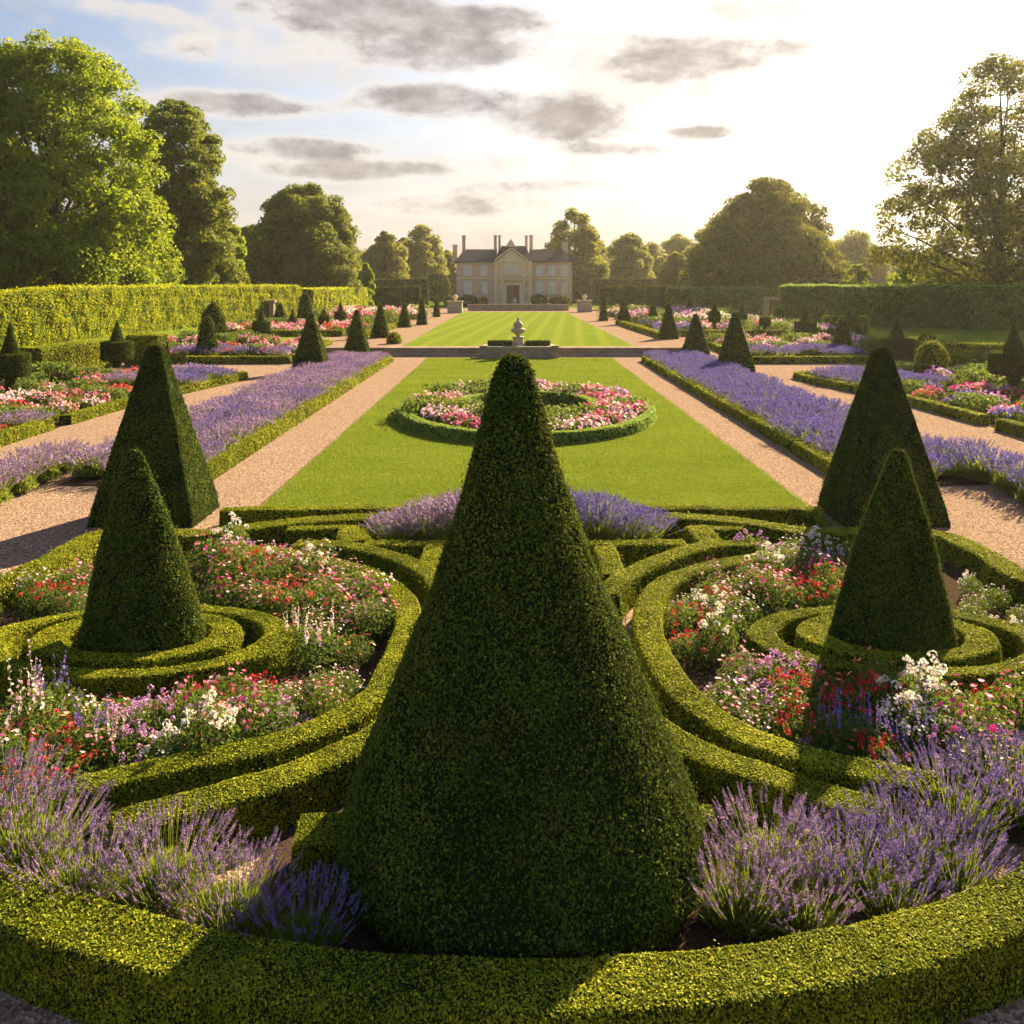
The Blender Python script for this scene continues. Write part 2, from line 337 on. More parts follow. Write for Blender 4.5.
def gravel_mat():
    m, t, p = newmat('pink_gravel'); tcn = t.nodes.new('ShaderNodeTexCoord'); p.inputs['Roughness'].default_value = .95; p.inputs['Specular IOR Level'].default_value = 0
    v = t.nodes.new('ShaderNodeTexVoronoi'); v.inputs['Scale'].default_value = 42; t.links.new(tcn.outputs['Object'], v.inputs['Vector'])
    n = t.nodes.new('ShaderNodeTexNoise'); n.inputs['Scale'].default_value = .9; n.inputs['Detail'].default_value = 8; n.inputs['Roughness'].default_value = .7; t.links.new(tcn.outputs['Object'], n.inputs['Vector'])
    n3 = t.nodes.new('ShaderNodeTexNoise'); n3.inputs['Scale'].default_value = 9; n3.inputs['Detail'].default_value = 6; t.links.new(tcn.outputs['Object'], n3.inputs['Vector'])
    s = t.nodes.new('ShaderNodeSeparateColor'); t.links.new(v.outputs['Color'], s.inputs[0])
    c = ramp(t, s.outputs[0], [(0, (.065, .042, .031)), (.35, (.165, .110, .080)), (.7, (.29, .20, .148)), (1, (.52, .40, .31))])
    c = mix(t, ramp(t, n.outputs[0], [(.35, .45), (.65, 0.0)]), c, (.20, .135, .098))
    c = mix(t, ramp(t, n3.outputs[0], [(.45, 0.0), (.75, .35)]), c, (.38, .28, .205))
    t.links.new(c, p.inputs['Base Color'])
    b = t.nodes.new('ShaderNodeBump'); b.inputs['Strength'].default_value = .8; b.inputs['Distance'].default_value = .012
    t.links.new(mth(t, 'ADD', v.outputs['Distance'], n3.outputs[0]), b.inputs['Height']); t.links.new(b.outputs[0], p.inputs['Normal']); return m
M['gravel'] = gravel_mat()
def lawn_mat(name, stripe, ang=0.0, amp=.5):
    m, t, p = newmat(name); tcn = t.nodes.new('ShaderNodeTexCoord'); p.inputs['Roughness'].default_value = .75; p.inputs['Specular IOR Level'].default_value = .0
    s = t.nodes.new('ShaderNodeSeparateXYZ'); t.links.new(tcn.outputs['Object'], s.inputs[0])
    n = t.nodes.new('ShaderNodeTexNoise'); n.inputs['Scale'].default_value = .5; n.inputs['Detail'].default_value = 8; n.inputs['Roughness'].default_value = .65
    mp = t.nodes.new('ShaderNodeMapping'); mp.inputs['Scale'].default_value = (.8, 4.5, 1); t.links.new(tcn.outputs['Object'], mp.inputs[0]); t.links.new(mp.outputs[0], n.inputs['Vector'])
    f = t.nodes.new('ShaderNodeTexNoise'); f.inputs['Scale'].default_value = 26; f.inputs['Detail'].default_value = 6; f.inputs['Roughness'].default_value = .75; t.links.new(tcn.outputs['Object'], f.inputs['Vector'])
    u = mth(t, 'ADD', mth(t, 'MULTIPLY', s.outputs[0], math.cos(ang)), mth(t, 'MULTIPLY', s.outputs[1], math.sin(ang)))
    w = mth(t, 'SINE', mth(t, 'ADD', mth(t, 'MULTIPLY', u, math.pi / stripe), mth(t, 'MULTIPLY', n.outputs[0], .6)))
    st = ramp(t, w, [(0, .0), (.8, 1.0)])
    # sine gives -1..1: ramp clips the lower half, leaving soft-edged alternate bands
    base = mix(t, mth(t, 'MULTIPLY', st, amp), (.110, .170, .022), (.200, .245, .034))
    base = mix(t, ramp(t, n.outputs[0], [(.38, .85), (.62, 0.0)]), base, (.200, .222, .034))
    base = mix(t, ramp(t, f.outputs[0], [(.35, .65), (.6, 0.0)]), base, (.050, .095, .007))
    t.links.new(base, p.inputs['Base Color'])
    b = t.nodes.new('ShaderNodeBump'); b.inputs['Strength'].default_value = .7; b.inputs['Distance'].default_value = .03
    t.links.new(f.outputs[0], b.inputs['Height']); t.links.new(b.outputs[0], p.inputs['Normal']); return m
M['lawn'] = lawn_mat('lower_lawn_turf', 1.7, R(90), .45)
M['lawn2'] = lawn_mat('upper_lawn_turf', .85, R(-4), .8)
M['meadow'] = plain('meadow', (.12, .17, .03), .9, (.07, .11, .02), .4)
M['blade'] = leafmat('grass_blades', (.10, .16, .018), (.165, .225, .026), (.24, .29, .04), (.36, .42, .04), .30, patch=.6, spec=0)

# ------------------------------------------------------------------ ground, paths, lawns, soil
xs = np.array([-4000, -900, -300, -120, -60, -30, -12.01, -11.99, 0, 11.99, 12.01, 30, 60, 120, 300, 900, 4000.])
ys = np.array([-200, -30, 0, 20, 40, 50, 53, 56.98, 57.0, 60, 64, 90, 140, 220, 400, 1000, 6000.])
V, F = grid(xs, ys, H0, -.05); tag(build('ground', [(V, F, 0, 0)], [M['meadow']]), kind='structure')
xs = np.concatenate([[-46, -30, -20, -12.01, -11.99], np.linspace(-10, 10, 5), [11.99, 12.01, 20, 30, 46]]); ys = np.array([-6, 10, 30, 45, 50, 52, 54, 56.98, 57.0, 60, 64, 80, 110, 146.])
V, F = grid(xs, ys, H0, 0); tag(build('gravel_path', [(V, F, 0, 0)], [M['gravel']]), kind='structure')
V, F = box(-5.1, 6.05, 17.0, 54.9, -.03, .03); tag(build('lawn', [(V, F, 0, 0)], [M['lawn']]), kind='structure')
ub = [(-7.1, 57.7), (7.9, 57.7), (7.5, 127), (-6.9, 127)]
P_, f_ = poly_sheet(ub, .53); tag(build('lawn', [(P_, f_, 0, 0)], [M['lawn2']]), kind='structure')
def soil(x0, x1, y0, y1, off=.02):
    V, F = grid(np.linspace(x0, x1, 5), np.linspace(y0, y1, 6), H0, off); tag(build('soil', [(V, F, 0, 0)], [M['soil']]), kind='structure')
soil(-10.3, -7.2, 20.4, 53.6); soil(7.8, 10.9, 20.4, 53.6)
for (a, b, c_, d_) in ((16, 46, 63, 132), (28, 46, 18, 63), (-46, -16, 63, 132), (-46, -28, 18, 63)):
    V, F = grid(np.array([a, (a + b) / 2, b]), np.array(sorted({c_, d_} | {q for q in (50, 64) if c_ < q < d_})), H0, .010); tag(build('lawn', [(V, F, 0, 0)], [M['lawn']]), kind='structure')
# parterre soil: the two flower beds and the strip in front
def Wl(pts, z=.0): return np.array([W(a, b, z) for a, b in pts])
HZ = .35
def mirror_px(pts): return [(1032 - a, b) for a, b in pts]
bedL = spline(Wl([(95, 535), (240, 545), (340, 560), (405, 590), (412, 625), (392, 690), (300, 755), (150, 800), (-40, 850), (-220, 760), (-150, 640), (0, 585)]), .4, True)
bedR = spline(Wl([(1024 - 95 + 12, 535), (800, 545), (700, 562), (655, 590), (642, 625), (665, 690), (745, 755), (880, 795), (1070, 850), (1260, 760), (1190, 640), (1035, 585)]), .4, True)
for b in (bedL, bedR):
    V, F = poly_sheet(b, .016); tag(build('soil', [(V, F, 0, 0)], [M['soil']]), kind='structure')
th = np.linspace(0, 2 * np.pi, 40, endpoint=False)
V, F = poly_sheet(np.stack([.08 + 2.1 * np.cos(th), 7.0 + 1.55 * np.sin(th)], 1), .024); tag(build('soil', [(V, F, 0, 0)], [M['soil']]), kind='structure')
V, F = poly_sheet(np.array([(-3.2, 14.9), (3.4, 14.9), (3.4, 16.9), (-3.2, 16.9)]), .014); tag(build('soil', [(V, F, 0, 0)], [M['soil']]), kind='structure')
V, F = poly_sheet(np.stack([.5 + 4.3 * np.cos(th), 31.6 + 6.1 * np.sin(th)], 1), .045); tag(build('soil', [(V, F, 0, 0)], [M['soil']]), kind='structure')

g = rng(5); xx, yy = [], []
n = 230000; u = g.random(n); Yb = 1 / (1 / 16.95 + (1 / 54.9 - 1 / 16.95) * u); Xb = g.uniform(-5.18, 6.13, n); P = np.stack([Xb, Yb, np.full(n, .03)], 1)
hb = (.018 + .0004 * Yb) * g.uniform(.6, 1.3, n); wb = (.0035 + .00025 * Yb); ln = g.normal(size=(n, 2)) * .5; a = g.uniform(0, 3.14, n); sd = np.stack([np.cos(a) * wb, np.sin(a) * wb, np.zeros(n)], 1); T = P + np.stack([ln[:, 0] * hb, ln[:, 1] * hb, hb], 1)
V = np.stack([P - sd, P + sd, T + sd * .3, T - sd * .3], 1).reshape(-1, 3)
tag(build('grass', [(V, np.arange(4 * n).reshape(-1, 4), 0, np.clip(.5 + .3 * wob(P * np.array([.6, 2.2, 1]), .8, 3) + g.normal(size=n) * .12, 0, 1))], [M['blade']], world=False), kind='stuff')

# ------------------------------------------------------------------ clipped hedges
SEED = [100]
def hedge(pts, w, h, label, cat='hedge', group=None, mat='box', closed=False, name='box_hedge', z0=0.0, cover=1.9, size=None, px=True, htop=None, rnd=.09, step=None, amp=.012, sm=True):
    SEED[0] += 7; s = SEED[0]; ht = h if htop is None else htop
    P = np.array([W(a, b, z0 + ht) for a, b in pts]) if px else np.array(pts, float)
    Y = P[:, 1].min() if P[:, 1].min() > 5 else 5.3; sz = size or lsize(max(Y, 5) if len(P) < 3 else np.median(P[:, 1]))
    st = step or max(.12, sz * 3)
    path = spline(P, st, closed) if sm else np.concatenate([np.stack([np.linspace(P[i, 0], P[i + 1, 0], max(2, int(np.linalg.norm(P[i + 1] - P[i]) / st)) + 1)[:-1], np.linspace(P[i, 1], P[i + 1, 1], max(2, int(np.linalg.norm(P[i + 1] - P[i]) / st)) + 1)[:-1]], 1) for i in range(len(P) - 1)] + [P[-1:]])
    h = h + (s % 5) * .003
    hz = H0(path[:, 0], path[:, 1]) if z0 == 'g' else None
    V, F = sweep(path, w, h, 0 if z0 == 'g' else z0, closed, rnd=rnd, seed=s, amp=amp, hz=hz); F = orient(V, F, path)
    c = path[len(path) // 2]
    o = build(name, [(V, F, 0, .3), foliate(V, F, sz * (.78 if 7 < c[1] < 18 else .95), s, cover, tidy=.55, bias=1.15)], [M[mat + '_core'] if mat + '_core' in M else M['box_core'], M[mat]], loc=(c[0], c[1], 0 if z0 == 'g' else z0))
    return tag(o, label, cat, group)

# front ring
ang = np.linspace(R(-146), R(-34), 60)
ring = np.stack([.05 + 8.05 * np.cos(ang), 13.45 + 8.05 * np.sin(ang)], 1)
ring = ring[::4]
hedge(ring, .46, .38, 'broad curved box hedge sweeping across the very front of the garden', px=False, size=.025, cover=2.0)
GP = 'low box hedges of the scrollwork parterre'
hedge([(215, 548), (245, 549), (285, 553), (325, 561), (370, 574), (398, 592), (409, 615), (404, 642), (392, 668), (377, 694), (337, 718), (300, 734), (250, 749), (200, 759), (150, 769), (100, 781), (75, 787)], .34, HZ,
      'long C-shaped box hedge wrapping the left flower bed', group=GP)
hedge([(800, 552), (763, 556), (730, 561), (693, 570), (668, 580), (651, 597), (647, 615), (652, 640), (664, 665), (680, 688), (702, 708), (740, 731), (790, 750), (840, 763), (890, 773), (940, 783)], .34, HZ,
      'long C-shaped box hedge wrapping the right flower bed', group=GP)
hedge([(400, 716), (375, 735), (350, 747), (312, 765), (275, 780), (237, 790), (200, 800), (150, 813), (112, 824)], .36, HZ, 'curved box hedge running behind the front left lavender towards the big yew cone', group=GP)
hedge([(640, 715), (675, 738), (715, 757), (765, 773), (815, 790), (852, 801), (885, 811)], .36, HZ, 'curved box hedge ending behind the front right lavender beside the big yew cone', group=GP)
hedge([(296, 543), (337, 544), (362, 548), (388, 554), (412, 563), (432, 575), (444, 590)], .34, HZ, 'short arc of box hedge running behind the big cone on its left', group=GP)
hedge([(752, 543), (718, 544), (693, 549), (668, 556), (643, 567), (620, 580), (607, 594)], .34, HZ, 'arc of box hedge with a blunt end on the right of the big cone', group=GP)
hedge([(365, 543), (442, 543), (520, 543)], .30, HZ, 'straight box hedge in front of the left centre lavender mound', group=GP, sm=False)
hedge([(522, 543), (600, 543), (685, 543)], .30, HZ, 'straight box hedge in front of the right centre lavender mound', group=GP, sm=False)
hedge([(604, 545), (609, 558), (614, 575)], .34, HZ, 'stubby box hedge spur right beside the big cone', group=GP)
hedge([(436, 545), (432, 558), (428, 568)], .34, HZ, 'stubby box hedge spur left of the big cone', group=GP)
hedge([(356, 542), (352, 533), (358, 526)], .50, HZ, 'squat box hedge block closing the left knot triangle', group=GP)
hedge([(696, 526), (704, 534), (712, 542)], .42, HZ, 'squat box hedge block closing the right knot triangle', group=GP)
hedge([(288, 529), (320, 528), (350, 527.5)], .26, HZ, 'thin straight box hedge leading to the left knot block', group=GP)
hedge([(742, 528), (722, 527.5), (704, 527)], .26, HZ, 'thin straight box hedge leading to the right knot block', group=GP)
hedge([(-120, 640), (-50, 604), (0, 582), (25, 571), (50, 559), (75, 545), (98, 534), (120, 531.5), (150, 532), (200, 532.5), (240, 528), (275, 524), (325, 519), (387, 515), (405, 514)], .42, HZ,
      'left perimeter box hedge bordering the gravel and passing in front of the left pyramid', group=GP)
hedge([(1150, 642), (1080, 603), (1024, 578), (1005, 566), (980, 551), (950, 537), (925, 533), (890, 532), (858, 532), (830, 532), (793, 529.5), (758, 524), (718, 519), (663, 515.5)], .42, HZ,
      'right perimeter box hedge bordering the gravel and passing in front of the right pyramid', group=GP)
hedge([(222, 509), (320, 508), (420, 507.5), (520, 507.5), (640, 507.5), (740, 508), (822, 508.5)], .30, .32, 'long straight box hedge along the near edge of the lawn', group=GP)
# rings round the side cones (a little oval in plan)
def oval_ring(cx, cy, rx, sq, w, h, label, open_=None, size=.034):
    SEED[0] += 7; s = SEED[0]; a = np.linspace(0, 2 * np.pi, int(rx * 2 * np.pi / .14), endpoint=False)
    path = np.stack([rx * np.cos(a), rx * np.sin(a)], 1)
    V, F = sweep(path, w, h, 0, True, seed=s); F = orient(V, F, path); V = V * np.array([1, sq, 1]) + np.array([cx, cy, 0])
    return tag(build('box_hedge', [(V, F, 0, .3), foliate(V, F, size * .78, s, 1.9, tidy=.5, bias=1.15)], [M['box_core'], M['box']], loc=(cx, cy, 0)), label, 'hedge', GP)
oval_ring(-4.55, 10.92, 1.06, .64, .38, .34, 'inner oval box hedge hugging the foot of the left yew cone')
oval_ring(-4.50, 10.80, 1.68, .60, .36, .35, 'outer oval box hedge round the left yew cone')
oval_ring(4.66, 10.92, 1.00, .64, .38, .34, 'inner oval box hedge hugging the foot of the right yew cone')
oval_ring(4.64, 10.80, 1.62, .60, .36, .35, 'outer oval box hedge round the right yew cone')
# stub hedges half hidden by the big cone
hedge([(-1.66, 6.98), (-1.3, 7.0), (-.9, 7.02)], .44, .36, 'short box hedge stub sticking out left of the big cone', px=False, group=GP)
hedge([(1.60, 7.2), (1.2, 7.2), (.8, 7.2)], .26, .36, 'short box hedge stub peeping out right of the big cone', px=False, group=GP)
# ring bed on the lawn
def ell(cx, cy, rx, ry, n=28):
    a = np.linspace(0, 2 * np.pi, n, endpoint=False); return np.stack([cx + rx * np.cos(a), cy + ry * np.sin(a)], 1)
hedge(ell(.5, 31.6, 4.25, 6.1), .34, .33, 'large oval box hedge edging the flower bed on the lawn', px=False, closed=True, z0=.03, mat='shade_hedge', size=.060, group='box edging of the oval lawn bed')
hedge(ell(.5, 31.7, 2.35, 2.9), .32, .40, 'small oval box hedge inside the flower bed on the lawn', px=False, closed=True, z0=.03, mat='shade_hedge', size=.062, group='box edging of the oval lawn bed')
# edging along lavender borders, cut into lengths
GE = 'box edging lengths along the lavender borders'
for x, side in ((-7.18, 'left'), (7.78, 'right')):
    y0 = 19.0
    for k, ln in enumerate([5.5, 6.0, 5.5, 6.0, 5.2, 5.6]):
        hedge([(x, y0), (x, y0 + ln - .12)], .36, .30, 'low box edging beside the %s lavender border' % side + [' nearest the camera', ', second length', ', third length', ', fourth length', ', fifth length', ' ending at the terrace wall'][k], px=False, group=GE, size=lsize(y0 + 2), cover=1.8)
        y0 += ln
GO = 'box edging of the outer flower beds'
for sx, side in ((-1, 'left'), (1, 'right')):
    ox = 0 if sx < 0 else .8
    hedge([(sx * (14.55) + ox, 22.5), (sx * 14.55 + ox, 28.2)], .38, .34, 'low box edging at the near end of the outer %s bed' % side, px=False, group=GO)
    hedge([(sx * 14.5 + ox, 29.2), (sx * 14.2 + ox, 35.5)], .36, .30, 'low box edging halfway along the outer %s bed' % side, px=False, group=GO)
    hedge([(sx * 13.9 + ox, 36.6), (sx * 12.9 + ox, 43.0), (sx * 14.2 + ox, 43.9)], .36, .28, 'low box edging rounding the far corner of the outer %s bed' % side, px=False, group=GO)
    hedge([(sx * 12.6 + ox, 51.2), (sx * 20 + ox, 51.2)], .4, .36, 'low box edging across the front of the second outer %s bed' % side, px=False, group=GO, z0='g')
    hedge([(sx * 12.6 + ox, 52.0), (sx * 12.4 + ox, 61)], .4, .34, 'low box edging along the side of the second outer %s bed' % side, px=False, group=GO, z0='g')
    hedge([(sx * 11.2, 66), (sx * 10.6, 88)], .5, .4, 'low box edging beside the upper %s path' % side, px=False, group=GO, z0='g')
    hedge([(sx * 13, 69), (sx * 21, 69)], .5, .45, 'low box edging across the third outer %s bed' % side, px=False, group=GO, z0='g')

# tall boundary hedges
def tall(pts, w, h, label, mat='wall_hedge', size=None, name='tall_hedge', z0='g', amp=.10, rnd=.05, cover=1.8, mats=None):
    SEED[0] += 7; s = SEED[0]; P = np.array(pts, float); sz = size or lsize(P[:, 1].mean())
    path = spline(P, .8, False); hz = H0(path[:, 0], path[:, 1]) if z0 == 'g' else np.zeros(len(path)) + z0
    V, F = sweep(path, w, h, 0, False, rnd=rnd, seed=s, amp=amp, hz=hz)
    # subdivide the sides so the face is not flat
    F = orient(V, F, path); parts = [(V, F, 0, .4)]
    g = rng(s); Pp, Nn = surf_sample(V, F, lambda A: cover * A / (.275 * sz * sz), g, facing)
    Pp = Pp + Nn * (.10 * wob(Pp, 2.2, s) + .07 * wob(Pp, 6, s + 3) + g.normal(size=len(Pp)) * .06)[:, None]
    LV, LF = leaves(Pp, Nn, sz, g, bias=.75, up=.1); va = np.clip(.5 + .25 * wob(Pp, 1.2, s + 5) + g.normal(size=len(Pp)) * .25, 0, 1)
    parts.append((LV, LF, 1, va))
    if mat != 'yew':   # feathery shoots along the top
        n = int(len(path) * .8 * 30); i = g.integers(0, len(path) - 1, n); t = g.random(n)[:, None]
        q = path[i] * (1 - t) + path[i + 1] * t + g.normal(size=(n, 2)) * w * .22; zq = hz[i] + h + np.abs(g.normal(size=n)) * .12
        LV, LF = leaves(np.concatenate([q, zq[:, None]], 1), np.tile([0, 0, 1.0], (n, 1)), sz * 1.1, g, bias=.1); parts.append((LV, LF, 1, g.uniform(.5, 1, n)))
    c = path[len(path) // 2]
    core = 'yew_core' if mat == 'yew' else 'wall_core'
    return tag(build(name, parts, [M[core], M[mat]], loc=(c[0], c[1], float(hz[len(path) // 2]))), label, 'hedge')
tall([(-41.0, 30), (-33.2, 58), (-29.5, 85), (-25.2, 104)], 1.8, 3.72, 'long high bright hedge walling the left side of the garden')
tall([(-24.5, 107), (-22.5, 118), (-21.3, 127)], 1.8, 3.32, 'farther end length of the high left hedge beyond the gap')
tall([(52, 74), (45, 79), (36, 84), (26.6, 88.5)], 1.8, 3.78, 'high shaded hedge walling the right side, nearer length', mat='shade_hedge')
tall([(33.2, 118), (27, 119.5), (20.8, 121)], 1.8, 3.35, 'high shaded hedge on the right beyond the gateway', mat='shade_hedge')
dk = 'yew'
def blockh(px0, px1, Y, ytop, ybot, label, w=1.6, mat='yew'):
    z1 = HC - (ytop - HZY) * Y / FPX; x0 = (px0 - 512) * Y / FPX; x1 = (px1 - 512) * Y / FPX
    return tall([(x0, Y), (x1, Y)], w, z1 - .5, label, mat=mat, name='yew_hedge', z0=.5, amp=.03)
blockh(366, 428, 168, 279.5, 300, 'long dark hedge standing behind the left hedge blocks')
blockh(592, 694, 172, 279.5, 300, 'long dark hedge standing behind the right hedge blocks')
blockh(368, 399.5, 140, 287.5, 303, 'wide square-cut dark hedge block left of the house')
blockh(402, 420, 140, 287, 302, 'narrow square-cut dark hedge block left of the house')
blockh(600, 607, 140, 287.5, 303, 'dark hedge block closest to the right side of the house')
blockh(609, 623.5, 138, 287, 303, 'second dark hedge block right of the house')
blockh(625, 643, 138, 287, 303, 'third dark hedge block right of the house')
blockh(645.5, 671, 136, 286.5, 303, 'fourth and widest dark hedge block right of the house')
# medium hedges inside the outer gardens
def medh(px0, py0, px1, py1, h, w, label, ytop=True, mat='box'):
    a, b = W(px0, py0, h), W(px1, py1, h)
    return hedge([a, (a + b) / 2, b], w, h, label, px=False, mat=mat, z0='g', size=lsize(a[1]), amp=.03, group='clipped garden hedges in the outer gardens')
medh(28, 348, 103, 341, 1.5, 1.5, 'chest-high bright hedge between the two left mushroom topiaries')
medh(131, 335, 163, 335, 1.7, 1.6, 'short square bright hedge block behind the left pyramid top')
medh(944, 343, 1012, 344.5, 1.5, 1.5, 'chest-high hedge between the two right mushroom topiaries')
medh(825, 322, 868, 323, 1.4, 1.4, 'chest-high hedge behind the slender right cones')
medh(385, 300, 372, 300, 1.0, 1.5, 'low hedge far left near the terrace corner', mat='yew')

# ------------------------------------------------------------------ topiary
def topiary(name, parts_, label, loc, group=None, cat='topiary'):
    """parts_: list of (part name or None, V, F, size, cover); one thing, its trunk a child"""
    if len(parts_) == 1:
        _, V, F, sz, cv, *rest = parts_[0]; SEED[0] += 7
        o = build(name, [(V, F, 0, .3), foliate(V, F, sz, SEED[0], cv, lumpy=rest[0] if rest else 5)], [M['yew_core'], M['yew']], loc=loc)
        return tag(o, label, cat, group)
    root = tag(empty(name, loc), label, cat, group)
    for pn, V, F, sz, cv, *rest in parts_:
        SEED[0] += 7
        build(pn, [(V - np.array(loc), F, 0, .3), (lambda q: (q[0] - np.array(loc), q[1], q[2], q[3]))(foliate(V, F, sz, SEED[0], cv))], [M['yew_core'], M['yew']], loc=(0, 0, 0), parent=root, world=False)
    return root
# the big front cone
prof = densify([(1.20, 0), (1.36, .12), (1.42, .32), (1.37, .55), (1.22, .92), (1.04, 1.32), (.86, 1.72), (.70, 2.12), (.56, 2.52), (.43, 2.9), (.315, 3.26), (.215, 3.62), (.145, 3.88), (.09, 4.0), (.01, 4.03)], 60)
V, F = lathe(prof, 90, (.085, 7.1), seed=3, amp=.022); V[:, 0] -= .075 * V[:, 2] / 4
topiary('yew_cone', [(None, V, F, .027, 2.1)], 'giant dark yew cone in the middle foreground', (.085, 7.1, 0))
def side_cone(cx, cy, label, seed, lean):
    prof = densify([(.68, 0), (.735, .15), (.735, .3), (.63, .74), (.51, 1.23), (.365, 1.72), (.185, 2.23), (.105, 2.48), (.06, 2.56), (.01, 2.58)], 40)
    V, F = lathe(prof, 64, (cx, cy), sy=.72, seed=seed, amp=.010); V[:, 0] += lean * V[:, 2] / 2.6; return topiary('yew_cone', [(None, V, F, .03, 2.1)], label, (cx, cy, 0))
side_cone(-4.47, 10.95, 'yew cone inside the double box rings on the left', 5, -.12)
side_cone(4.62, 10.95, 'yew cone inside the double box rings on the right', 6, .08)
def pyramid(cx, cy, bx, by, h, label, z0=0.0, top=.3, size=None, group=None, bulge=.0, cover=1.9):
    SEED[0] += 1; n = 10; q = 6; rings = []
    for i in range(n + 1):
        t = i / n; s = (1 - t) + (top / bx) * t + bulge * math.sin(math.pi * t); zz = h * t
        if i == 0: s *= .97
        hx, hy = bx / 2 * s, by / 2 * s; loop = []
        for (ax, ay), (bx_, by_) in zip([(-1, -1), (1, -1), (1, 1), (-1, 1)], [(1, -1), (1, 1), (-1, 1), (-1, -1)]):
            for k in range(q): u = k / q; loop.append((cx + hx * (ax + (bx_ - ax) * u), cy + hy * (ay + (by_ - ay) * u), z0 + zz))
        rings.append(loop)
    sm = [(cx + (x - cx) * .55, cy + (y - cy) * .55, z0 + h + .05) for x, y, z in rings[-1]]; rings.append(sm); rings.append([(cx + (x - cx) * .05, cy + (y - cy) * .05, z0 + h + .06) for x, y, z in rings[-2]])
    V = np.array(rings).reshape(-1, 3); m = 4 * q; i = np.arange(len(rings) - 1)[:, None]; j = np.arange(m)[None]; j2 = (j + 1) % m
    F = np.stack([i * m + j, i * m + j2, (i + 1) * m + j2, (i + 1) * m + j], -1).reshape(-1, 4)
    V = V + np.stack([wob(V, 4, SEED[0]), wob(V, 4, SEED[0] + 1), wob(V, 4, SEED[0] + 2) * .3], 1) * .01
    return topiary('yew_pyramid', [(None, V, F, size or lsize(cy), cover)], label, (cx, cy, z0), group)
pyramid(-7.0, 17.7, 2.05, 1.6, 3.32, 'large four-sided yew pyramid behind the left cone', size=.04, top=.28)
pyramid(7.26, 17.7, 2.05, 1.6, 3.28, 'large four-sided yew pyramid behind the right cone', size=.04, top=.28)
GPY = 'yew pyramids lining the central paths'
def pyr_px(x0, x1, yb, ya, label, z0=0.0, dark=None):
    Y = (HC - z0) * FPX / (yb - HZY); b = (x1 - x0) * Y / FPX * .92; cy = Y + b * .45; cx = ((x0 + x1) / 2 - 512) * cy / FPX; h = HC - (ya - HZY) * cy / FPX - z0
    pyramid(cx, cy, b, b * .9, h, label, z0, top=.22, group=GPY, size=lsize(cy) * .85, bulge=.0)
pyr_px(292, 330, 374, 314, 'yew pyramid in the left lavender, nearest of its row')
pyr_px(343, 371, 358.5, 311, 'yew pyramid in the left lavender, second of its row')
pyr_px(371, 390, 338, 305, 'first yew pyramid above the left end of the terrace wall', .5)
pyr_px(398, 411, 327.5, 303.5, 'second yew pyramid above the left end of the terrace wall', .5)
pyr_px(417, 427, 325, 298, 'third yew pyramid along the upper left path', .5)
pyr_px(433, 440, 317, 296, 'farthest small yew pyramid along the upper left path', .5)
pyr_px(716, 754, 373, 314, 'yew pyramid in the right lavender, nearest of its row')
pyr_px(681, 710, 359, 315, 'yew pyramid in the right lavender, second of its row')
pyr_px(657, 680, 346, 305, 'yew pyramid at the far end of the right lavender', .0)
pyr_px(646, 660, 327.5, 303, 'blunt yew pyramid in the upper right border', .5)
pyr_px(616, 632, 325, 300, 'yew pyramid close by the upper right path', .5)
pyr_px(599, 608, 321, 298, 'narrow yew pyramid farther up the upper right path', .5)
pyr_px(608, 618, 315, 300, 'small far yew pyramid at the end of the right row', .5)

GM = 'mushroom topiaries in the outer gardens'
def mushroom(px, ytip, yd0, yd1, ybase, hwpx, label, z0=0.0, square=True, cone=True):
    Y = (HC - z0) * FPX / (ybase - HZY); s = Y / FPX; cx = (px - 512) * s; r = hwpx * s; zt, za, zb = [HC - (v - HZY) * s for v in (ytip, yd0, yd1)]; sz = lsize(Y) * .6
    pr = [(.22 * r, z0), (.24 * r, zb - .02)]; ps = []
    V, F = lathe(densify([(.24 * r, z0), (.22 * r, (z0 + zb) / 2), (.27 * r, zb + .05)], 8), 14, (cx, Y)); ps.append(('trunk', V, F, sz, 1.6))
    if square: d = [(.2 * r, zb), (.90 * r, zb + .02), (.97 * r, zb + .08), (r, za - .05), (.96 * r, za), (.2 * r, za + .01)]
    else: d = [(.3 * r, zb), (.75 * r, zb + .12 * r), (r, (za + zb) / 2), (.85 * r, za - .15 * r), (.3 * r, za)]
    V, F = lathe(densify(d, 26), 40, (cx, Y)); ps.append(('drum', V, F, sz, 1.9))
    if cone:
        rc = .46 * r; V, F = lathe(densify([(rc, za - .03), (rc * .95, za + .1), (rc * .5, (za + zt) / 2), (.02, zt)], 14), 24, (cx, Y)); ps.append(('cone_top', V, F, sz, 1.9))
    return topiary('mushroom_topiary', ps, label, (cx, Y, z0), GM)
mushroom(10, 322, 354, 377, 400, 18, 'mushroom topiary with spire at the left edge of the picture')
mushroom(117, 320, 342, 361, 379, 15, 'mushroom topiary with spire just left of the left pyramid')
mushroom(261.5, 309, 321.5, 333, 344, 8.5, 'small mushroom topiary in the left garden before the high hedge')
mushroom(292.5, 309, 318, 327, 334, 5, 'tiny round-headed topiary before the left hedge, first from the left', .3, False)
mushroom(324, 308, 315, 325, 333, 5.5, 'tiny round-headed topiary before the left hedge, behind the second pyramid', .5, False)
mushroom(340.5, 301, 311, 320, 330, 6, 'tiny round-headed topiary near the far end of the left hedge', .5, False)
mushroom(1014, 324, 353, 375, 394, 23, 'mushroom topiary with spire at the right edge of the picture')
mushroom(897, 318, 339, 357, 372, 16, 'mushroom topiary with spire just right of the right pyramid top')
